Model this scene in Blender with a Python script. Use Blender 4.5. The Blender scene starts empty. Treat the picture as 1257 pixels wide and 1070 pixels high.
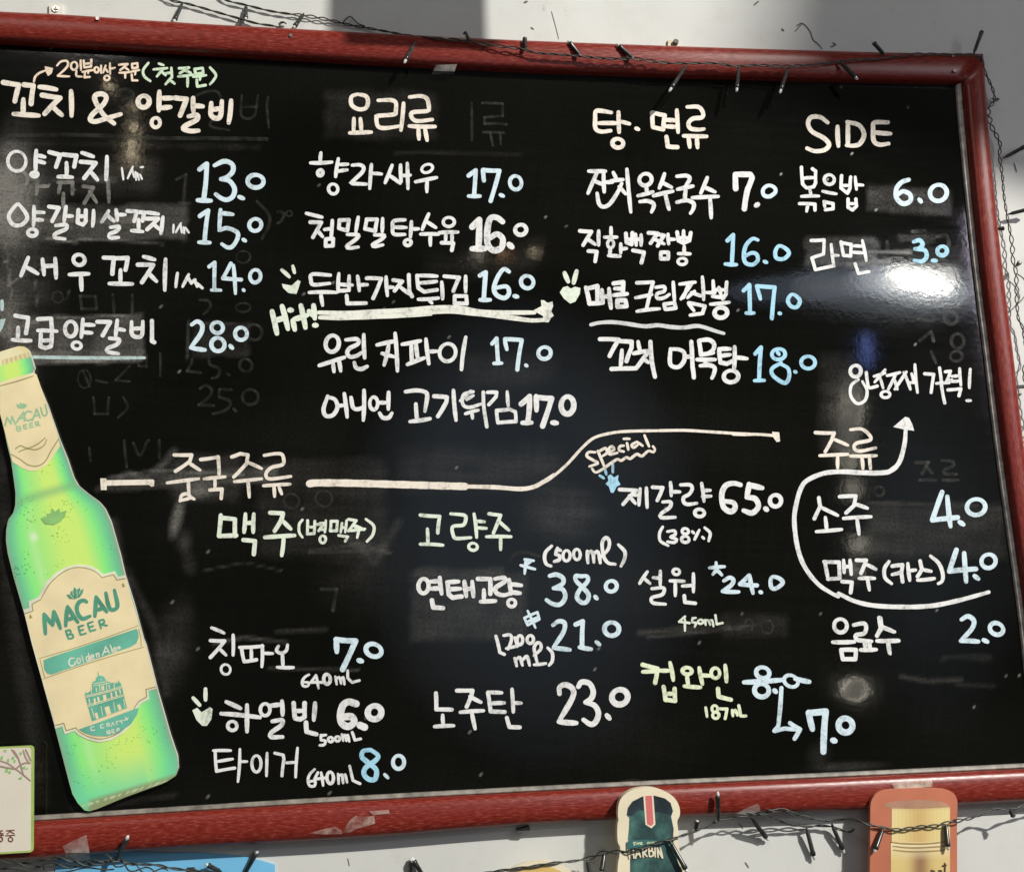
import bpy, bmesh, math, random
import numpy as np
from mathutils import Matrix, Vector

random.seed(7)
S = bpy.context.scene
COL = S.collection
F = 1250.0                       # focal length in photograph pixels
CX, CY = 628.5, 535.0

# ------------------------------------------------------------ camera
_h = np.array([9412., -60., F]); _h /= np.linalg.norm(_h)
_v = np.array([209., 6689., -F]); _v -= _h * _v.dot(_h); _v /= np.linalg.norm(_v)
_n = np.cross(_h, _v)
ROT = np.stack([_h, _n, -_v])    # camera axes -> room axes (x along wall, y into wall, z up)
CAMD = _n[2] * 1.19
CAM = np.array([0., -CAMD, 0.])


def P(px, py, d=0.0):
    """point on the plane d metres in front of the board's face"""
    r = ROT @ np.array([(px - CX) / F, (py - CY) / F, 1.0])
    return CAM + (CAMD - d) / r[1] * r


cam = bpy.data.cameras.new('camera')
cam.sensor_width = 36.0
cam.sensor_fit = 'HORIZONTAL'
cam.lens = F / 1257.0 * 36.0
cam.clip_start = 0.01
cam.clip_end = 200.0
camo = bpy.data.objects.new('camera', cam)
COL.objects.link(camo)
_m = Matrix.Identity(4)
for i in range(3):
    _m[i][0] = ROT[i][0]; _m[i][1] = -ROT[i][1]; _m[i][2] = -ROT[i][2]; _m[i][3] = CAM[i]
camo.matrix_world = _m
S.camera = camo

# ------------------------------------------------------------ world and exposure
w = bpy.data.worlds.new('World')
S.world = w
w.use_nodes = True
w.node_tree.nodes['Background'].inputs[0].default_value = (0.95, 0.92, 0.88, 1)
w.node_tree.nodes['Background'].inputs[1].default_value = 0.075
S.view_settings.view_transform = 'Standard'
S.view_settings.look = 'None'
S.view_settings.exposure = 0.0
S.view_settings.gamma = 1.0
S.view_settings.use_curve_mapping = False


# ------------------------------------------------------------ lamps of the room and added glow lamps
def lamp(name, loc, aim, sx, sy, power, color, roll=0.0, shape='ELLIPSE', spread=180):
    l = bpy.data.lights.new(name, 'AREA')
    l.shape = shape; l.size = sx; l.size_y = sy
    l.energy = power; l.color = color
    l.spread = math.radians(spread)
    o = bpy.data.objects.new(name, l); COL.objects.link(o)
    d = Vector(aim) - Vector(loc)
    q = d.to_track_quat('-Z', 'Y').to_matrix().to_4x4()
    o.matrix_world = Matrix.Translation(Vector(loc)) @ q @ Matrix.Rotation(roll, 4, 'Z')
    return o


def seen_at(px, py, dist):
    """where a lamp hangs whose mirror image shows at that spot of the glossy board"""
    p = P(px, py); v = (p - CAM) * np.array([1, -1, 1]); v /= -v[1]
    return p + v * dist


def glow(name, px, py, dist, sx, sy, radiance, color, roll=0.0, shape='ELLIPSE'):
    loc = seen_at(px, py, dist); p = P(px, py)
    lamp(name, loc, p, sx, sy, radiance * math.pi * sx * sy * 0.785, color, roll, shape)


KEY = seen_at(1196, -70, 6.0)
lamp('ceiling_lamp', KEY, P(700, 480), 0.34, 0.10, 1085.0, (1.0, 0.972, 0.905), math.radians(-24))
glow('spot_lamp', 1130, 345, 3.0, 0.29, 0.075, 84.0, (1.0, 0.97, 0.88), math.radians(-24))
glow('spot_lamp_halo', 1118, 350, 3.1, 0.52, 0.16, 9.0, (0.86, 0.92, 1.0), math.radians(-18))  # added wider lamps that make the bluish halo round the glare
glow('spot_lamp_halo', 1100, 356, 3.2, 0.95, 0.26, 1.6, (0.80, 0.88, 1.0), math.radians(-12))
glow('blue_strip_lamp', 1010, 352, 1.3, 0.50, 0.075, 1.5, (0.62, 0.76, 1.0), math.radians(-4))
for k in range(12):  # added nested lamps that make a soft bluish reflection on the board
    glow('bluish_glow', 640 + k, 625 + 2 * k, 1.1 + 0.02 * k, 0.26 + 0.055 * k, 0.34 + 0.075 * k, 0.078, (0.66, 0.80, 1.0), 0.1)
for k in range(6):  # second, weaker stack of added glow lamps
    glow('bluish_glow', 1130, 660, 1.1 + 0.02 * k, 0.14 + 0.06 * k, 0.36 + 0.11 * k, 0.055, (0.62, 0.80, 1.0))
glow('violet_rail_glow', 1238, 430, 1.3, 0.09, 0.80, 13.0, (0.90, 0.80, 1.0), math.radians(7))  # added lamp, out of view, that gives the right rail a violet sheen
glow('upper_rail_glow', 50, 14, 2.2, 0.60, 0.17, 20.0, (1.0, 0.95, 0.90), math.radians(-3))  # added lamp, out of view, that brightens the upper left rail
glow('blue_hanging_lamp', 1064, 430, 1.6, 0.035, 0.11, 6.0, (0.25, 0.36, 1.0))
for px, py, hh, rad in ((1046, 500, 0.13, 9.0), (1043, 560, 0.09, 6.0), (1047, 600, 0.06, 4.5), (1054, 668, 0.05, 6.0), (1050, 700, 0.04, 4.0), (1049, 846, 0.03, 42.0)):
    glow('hanging_lamp', px, py, 1.6, 0.05, hh, rad, (1.0, 0.93, 0.76))
for px, py, hh in ((165, 157, 0.02), (163, 178, 0.02), (161, 194, 0.03), (134, 106, 0.015), (164, 132, 0.01)):
    glow('hanging_lamp', px, py, 1.6, 0.018, hh, 34.0, (1.0, 0.82, 0.55))
for px, py, c in ((587, 314, (1, .9, .7)), (619, 312, (1, .55, .3)), (656, 310, (1, .85, .6))):
    glow('hanging_lamp', px, py, 1.8, 0.022, 0.014, 24.0, c)


# ------------------------------------------------------------ helpers
def tag(o, label=None, cat=None, group=None, kind=None):
    if label: o['label'] = label
    if cat: o['category'] = cat
    if group: o['group'] = group
    if kind: o['kind'] = kind
    return o


def thing(name, loc, label, cat, group=None):
    o = bpy.data.objects.new(name, None)
    o.empty_display_size = 0.02
    o.location = Vector(loc)
    COL.objects.link(o)
    return tag(o, label, cat, group)


class MB:
    """collects raw geometry in room coordinates, then becomes ONE mesh object"""
    def __init__(s):
        s.v = []; s.f = []; s.isl = []

    def add(s, verts, faces):
        b = len(s.v)
        s.v += [tuple(map(float, x)) for x in verts]
        f0 = len(s.f)
        s.f += [tuple(b + i for i in f) for f in faces]
        s.isl.append((b, len(s.v), f0, len(s.f)))
        return b

    def poly(s, pts):
        s.add(pts, [tuple(range(len(pts)))])

    def prism(s, outline_px, d0, d1):
        """outline at depth d1 pushed straight back to depth d0"""
        fr = [P(x, y, d1) for x, y in outline_px]
        bk = [np.array([p[0], -d0, p[2]]) for p in fr]
        n = len(fr)
        s.add(fr + bk, [tuple(range(n)), tuple(range(2 * n - 1, n - 1, -1))] +
              [(i, i + n, (i + 1) % n + n, (i + 1) % n) for i in range(n)])

    def box(s, c, hx, hy, hz):
        vs = [(c[0] + a * hx, c[1] + b * hy, c[2] + e * hz) for a in (-1, 1) for b in (-1, 1) for e in (-1, 1)]
        s.add(vs, [(0, 1, 3, 2), (4, 6, 7, 5), (0, 4, 5, 1), (2, 3, 7, 6), (0, 2, 6, 4), (1, 5, 7, 3)])

    def tube(s, pts, rad, sides=6, cap=True):
        pts = [np.array(p, float) for p in pts]
        n = len(pts)
        rad = [rad] * n if not hasattr(rad, '__len__') else rad
        up = np.array([0.3, 0.8, 0.52])
        vs = []
        for i in range(n):
            t = pts[min(i + 1, n - 1)] - pts[max(i - 1, 0)]
            t = t / (np.linalg.norm(t) + 1e-12)
            a = np.cross(t, up); a /= (np.linalg.norm(a) + 1e-12); b = np.cross(t, a)
            for k in range(sides):
                q = 2 * math.pi * k / sides
                vs.append(pts[i] + rad[i] * (math.cos(q) * a + math.sin(q) * b))
        fs = [(i * sides + k, i * sides + (k + 1) % sides, (i + 1) * sides + (k + 1) % sides, (i + 1) * sides + k)
              for i in range(n - 1) for k in range(sides)]
        if cap:
            fs += [tuple(range(sides))[::-1], tuple((n - 1) * sides + k for k in range(sides))]
        s.add(vs, fs)

    def build(s, name, mat, parent=None, smooth=False, attrs=None):
        me = bpy.data.meshes.new(name)
        off = Vector(parent.matrix_world.translation) if False else (PLOC.get(parent.name, Vector((0, 0, 0))) if parent else Vector((0, 0, 0)))
        me.from_pydata([(x - off.x, y - off.y, z - off.z) for x, y, z in s.v], [], s.f)
        if smooth:
            me.polygons.foreach_set('use_smooth', [True] * len(me.polygons))
        for k, arr in (attrs or {}).items():
            arr = np.asarray(arr, np.float32)
            if arr.ndim == 1:
                a = me.attributes.new(k, 'FLOAT', 'POINT'); a.data.foreach_set('value', arr)
            else:
                a = me.attributes.new(k, 'FLOAT_COLOR', 'POINT')
                c4 = np.ones((len(arr), 4), np.float32); c4[:, :3] = arr
                a.data.foreach_set('color', c4.ravel())
        me.materials.append(mat)
        me.update()
        o = bpy.data.objects.new(name, me)
        COL.objects.link(o)
        if parent:
            o.parent = parent
            PLOC[o.name] = off
        else:
            PLOC[o.name] = Vector((0, 0, 0))
        return o


PLOC = {}


def root(name, loc, label, cat, group=None):
    o = thing(name, loc, label, cat, group)
    PLOC[o.name] = Vector(loc)
    return o


def catmull(pts, step):
    """smooth curve through the points, sampled about every `step`"""
    p = [np.array(q, float) for q in pts]
    closed = len(p) > 3 and np.linalg.norm(p[0] - p[-1]) < 1e-6
    out = []
    n = len(p)
    for i in range(n - 1):
        p1, p2 = p[i], p[i + 1]
        p0 = p[i - 1] if i > 0 else (p[-2] if closed else 2 * p1 - p2)
        p3 = p[i + 2] if i + 2 < n else (p[1] if closed else 2 * p2 - p1)
        m = max(2, int(np.linalg.norm(p2 - p1) / step))
        for k in range(m):
            t = k / m
            out.append(0.5 * (2 * p1 + (p2 - p0) * t + (2 * p0 - 5 * p1 + 4 * p2 - p3) * t * t + (3 * p1 - p0 - 3 * p2 + p3) * t ** 3))
    out.append(p[-1])
    return out


# ------------------------------------------------------------ materials
def mat(name):
    m = bpy.data.materials.new(name)
    m.use_nodes = True
    nt = m.node_tree
    return m, nt, nt.nodes['Principled BSDF']


def N(nt, t, **kw):
    n = nt.nodes.new(t)
    for k, v in kw.items():
        setattr(n, k, v)
    return n


def ramp(nt, src, stops):
    r = N(nt, 'ShaderNodeValToRGB')
    e = r.color_ramp.elements
    while len(e) < len(stops): e.new(0.5)
    for i, (p, c) in enumerate(stops):
        e[i].position = p
        e[i].color = (c[0], c[1], c[2], 1) if hasattr(c, '__len__') else (c, c, c, 1)
    nt.links.new(src, r.inputs[0])
    return r.outputs[0]


def noise(nt, scale, detail=3, rough=0.5, stretch=None, coord='Object'):
    tc = N(nt, 'ShaderNodeTexCoord')
    v = tc.outputs[coord]
    if stretch:
        mp = N(nt, 'ShaderNodeMapping')
        mp.inputs['Scale'].default_value = stretch[:3]
        if len(stretch) > 3: mp.inputs['Rotation'].default_value = (0, stretch[3], 0)
        nt.links.new(v, mp.inputs[0]); v = mp.outputs[0]
    n = N(nt, 'ShaderNodeTexNoise')
    n.inputs['Scale'].default_value = scale
    n.inputs['Detail'].default_value = detail
    n.inputs['Roughness'].default_value = rough
    nt.links.new(v, n.inputs['Vector'])
    return n.outputs['Fac']


def simple(name, color, rough=0.5, var=0.08, scale=60, metal=0.0, spec=0.5, bump=0.0):
    m, nt, b = mat(name)
    f = noise(nt, scale, 4)
    c0 = [max(0, x * (1 - 2 * var)) for x in color]; c1 = [min(1, x * (1 + var)) for x in color]
    nt.links.new(ramp(nt, f, [(0.3, c0), (0.65, c1)]), b.inputs['Base Color'])
    b.inputs['Roughness'].default_value = rough
    b.inputs['Metallic'].default_value = metal
    b.inputs['Specular IOR Level'].default_value = spec
    if bump:
        bp = N(nt, 'ShaderNodeBump'); bp.inputs['Strength'].default_value = bump; bp.inputs['Distance'].default_value = 0.001
        nt.links.new(f, bp.inputs['Height']); nt.links.new(bp.outputs[0], b.inputs['Normal'])
    return m


def ink(name, color, rough=0.55):
    """opaque marker paint, a little streaky where the pen ran dry"""
    m, nt, b = mat(name)
    f = noise(nt, 230, 3, 0.65)
    g = noise(nt, 46, 3, 0.6, (1.0, 1.0, 0.45, 0.5))
    mx = N(nt, 'ShaderNodeMath', operation='MULTIPLY'); nt.links.new(f, mx.inputs[0]); nt.links.new(g, mx.inputs[1])
    lo = [x * 0.52 for x in color]; md = [x * 0.86 for x in color]
    nt.links.new(ramp(nt, mx.outputs[0], [(0.13, lo), (0.205, md), (0.29, color)]), b.inputs['Base Color'])
    b.inputs['Roughness'].default_value = rough
    b.inputs['Specular IOR Level'].default_value = 0.3
    return m


def film(name, color, fac, rough=0.45, scale=45):
    """thin residue or clear film: partly see-through"""
    m, nt, b = mat(name)
    b.inputs['Base Color'].default_value = (*color, 1)
    b.inputs['Roughness'].default_value = rough
    f = noise(nt, scale, 3, 0.6)
    r = ramp(nt, f, [(0.32, fac * 0.12), (0.72, fac)])
    nt.links.new(r, b.inputs['Alpha'])
    return m


INK = {k: ink('marker_' + k, c) for k, c in {
    'white': (0.88, 0.88, 0.86), 'cream': (0.93, 0.845, 0.73), 'peach': (0.95, 0.76, 0.585), 'green': (0.72, 0.90, 0.66), 'mint': (0.84, 0.92, 0.77),
    'blue': (0.72, 0.87, 0.94), 'sky': (0.42, 0.75, 0.93), 'aqua': (0.52, 0.66, 0.65), 'ivory': (0.90, 0.90, 0.80),
    'pale': (0.84, 0.92, 0.64), 'grey': (0.70, 0.70, 0.70)}.items()}
INK['ghost'] = film('wiped_ink', (0.10, 0.10, 0.088), 0.27, 0.45, 70)
INK['ghost2'] = film('half_wiped_ink', (0.30, 0.29, 0.26), 0.95, 0.45, 60)


# ------------------------------------------------------------ pen strokes
class Pen:
    """flat pen strokes lying on the plane d; every piece sits a hair above the one before it"""
    def __init__(s, d, lift=0.0000011):
        s.mb = MB(); s.d = d; s.k = 0; s.pieces = []; s.lift = lift; s.fine = 0

    def z(s):
        s.k += 1
        return s.d + (s.k % 400) * s.lift

    def disc(s, c, r, n=12):
        d = s.z()
        s.mb.poly([P(c[0] + r * math.cos(2 * math.pi * i / n), c[1] + r * math.sin(2 * math.pi * i / n), d) for i in range(n)])

    def ribbon(s, pts, rad):
        n = len(pts)
        L, R = [], []
        for i in range(n):
            t = pts[min(i + 1, n - 1)] - pts[max(i - 1, 0)]
            t = t / (np.linalg.norm(t) + 1e-9)
            a = np.array([-t[1], t[0]])
            L.append(pts[i] + a * rad[i]); R.append(pts[i] - a * rad[i])
        vs = []
        for i in range(n):
            d = s.z()
            vs += [P(*L[i], d), P(*R[i], d)]
        s.mb.add(vs, [(2 * i, 2 * i + 1, 2 * i + 3, 2 * i + 2) for i in range(n - 1)])
        s.disc(pts[0], rad[0]); s.disc(pts[-1], rad[-1])

    def stroke(s, pts, w, smooth):
        pts = [np.array(p, float) for p in pts]
        ph = random.uniform(0, 6.28); fr = random.uniform(0.12, 0.3)
        runs = []
        if smooth:
            runs = [catmull(pts, 1.6)]
        else:
            for a, b in zip(pts[:-1], pts[1:]):
                m = max(2, int(np.linalg.norm(b - a) / 4))
                nrm = np.array([-(b - a)[1], (b - a)[0]]) / (np.linalg.norm(b - a) + 1e-9)
                bow = random.uniform(-0.02, 0.02) * np.linalg.norm(b - a)
                runs.append([a + (b - a) * k / m + nrm * bow * math.sin(math.pi * k / m) for k in range(m + 1)])
        acc = 0.0
        for r in runs:
            rad = []
            for i, p in enumerate(r):
                if i: acc += np.linalg.norm(p - r[i - 1])
                q = i / max(1, len(r) - 1)
                tp = 1 - 0.16 * max(0, 1 - q / 0.22) - 0.20 * max(0, 1 - (1 - q) / 0.22) if len(runs) == 1 and w < 9 else 1
                rad.append(w / 2 * 0.93 * tp * (1 + 0.035 * math.sin(ph + acc * fr) + 0.012 * math.sin(ph * 3 + acc * 0.9)))
            s.ribbon(r, rad)

    def fill(s, pts):
        d = s.z()
        s.mb.poly([P(x, y, d) for x, y in pts])

    def line(s, txt, x0, y0, sc, w):
        kind, body = txt[0], txt[1:].split()
        if kind == 'o':
            cx, cy = map(float, body[0].split(',')); rx, ry = map(float, body[1].split(','))
            rot = math.radians(float(body[2])) if len(body) > 2 else 0.0
            if len(body) > 3: w = float(body[3])
            st = random.uniform(-2.2, -1.0)
            pts = []
            for i in range(27):
                q = st + 2 * math.pi * i / 25 * 1.0
                u, v = rx * math.cos(q), ry * math.sin(q)
                k = 1 + 0.025 * math.sin(2 * q + st * 5)
                pts.append((x0 + (cx + k * (u * math.cos(rot) - v * math.sin(rot))) / sc, y0 + (cy + k * (u * math.sin(rot) + v * math.cos(rot))) / sc))
            s.stroke(pts, w / sc, True)
            return
        pts = [tuple(map(float, t.split(','))) for t in body]
        pts = [(x0 + x / sc, y0 + y / sc) for x, y in pts]
        if kind == 'f': s.fill(pts)
        else: s.stroke(pts, w / sc, kind == '~')


def clusters(mb):
    """marks that stand well apart become parts of their own"""
    n = len(mb.isl)
    V = np.array(mb.v)
    lo = np.array([V[a:b].min(0) for a, b, _, _ in mb.isl]); hi = np.array([V[a:b].max(0) for a, b, _, _ in mb.isl])
    size = (hi - lo).max(1)
    gap = np.sqrt((np.maximum(0, np.maximum(lo[:, None] - hi[None], lo[None] - hi[:, None])) ** 2).sum(2))
    near = gap <= np.maximum(0.019, 0.48 * np.maximum(size[:, None], size[None]))
    lab = [-1] * n; k = 0
    for i in range(n):
        if lab[i] >= 0: continue
        st = [i]; lab[i] = k
        while st:
            j = st.pop()
            for q in np.nonzero(near[j])[0]:
                if lab[q] < 0: lab[q] = k; st.append(q)
        k += 1
    out = []
    for g in range(k):
        b = MB()
        for i in range(n):
            if lab[i] == g:
                a0, a1, f0, f1 = mb.isl[i]
                b.add(mb.v[a0:a1], [tuple(x - a0 for x in f) for f in mb.f[f0:f1]])
        out.append(b)
    return out


def write(text, parent, d, palette, lift=0.0000011, lay=0.0000035):
    """reads blocks of pen strokes; every '>' block becomes one part of the parent"""
    x0 = y0 = 0; sc = 6.285
    pen = None; cur = None; w = 30
    done = []
    nb = 0

    def flush():
        if pen and pen.mb.v:
            for g in clusters(pen.mb):
                done.append(g.build(cur[0], palette[cur[1]], parent))
    for ln in text.strip().splitlines():
        ln = ln.strip()
        if not ln: continue
        if ln[0] == '@':
            a = ln[1:].split(); x0, y0 = float(a[0]), float(a[1])
            sc = 1257.0 / (float(a[2]) if len(a) > 2 else 200.0)
        elif ln[0] == '>':
            flush()
            a = ln[1:].split('|'); cur = (a[0], a[1]); w = float(a[2])
            nb += 1
            pen = Pen(d + nb * lay if not a[1].startswith('ghost') else d * 0.4, lift)
        else:
            pen.line(ln, x0, y0, sc, w)
    flush()
    return done

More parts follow.
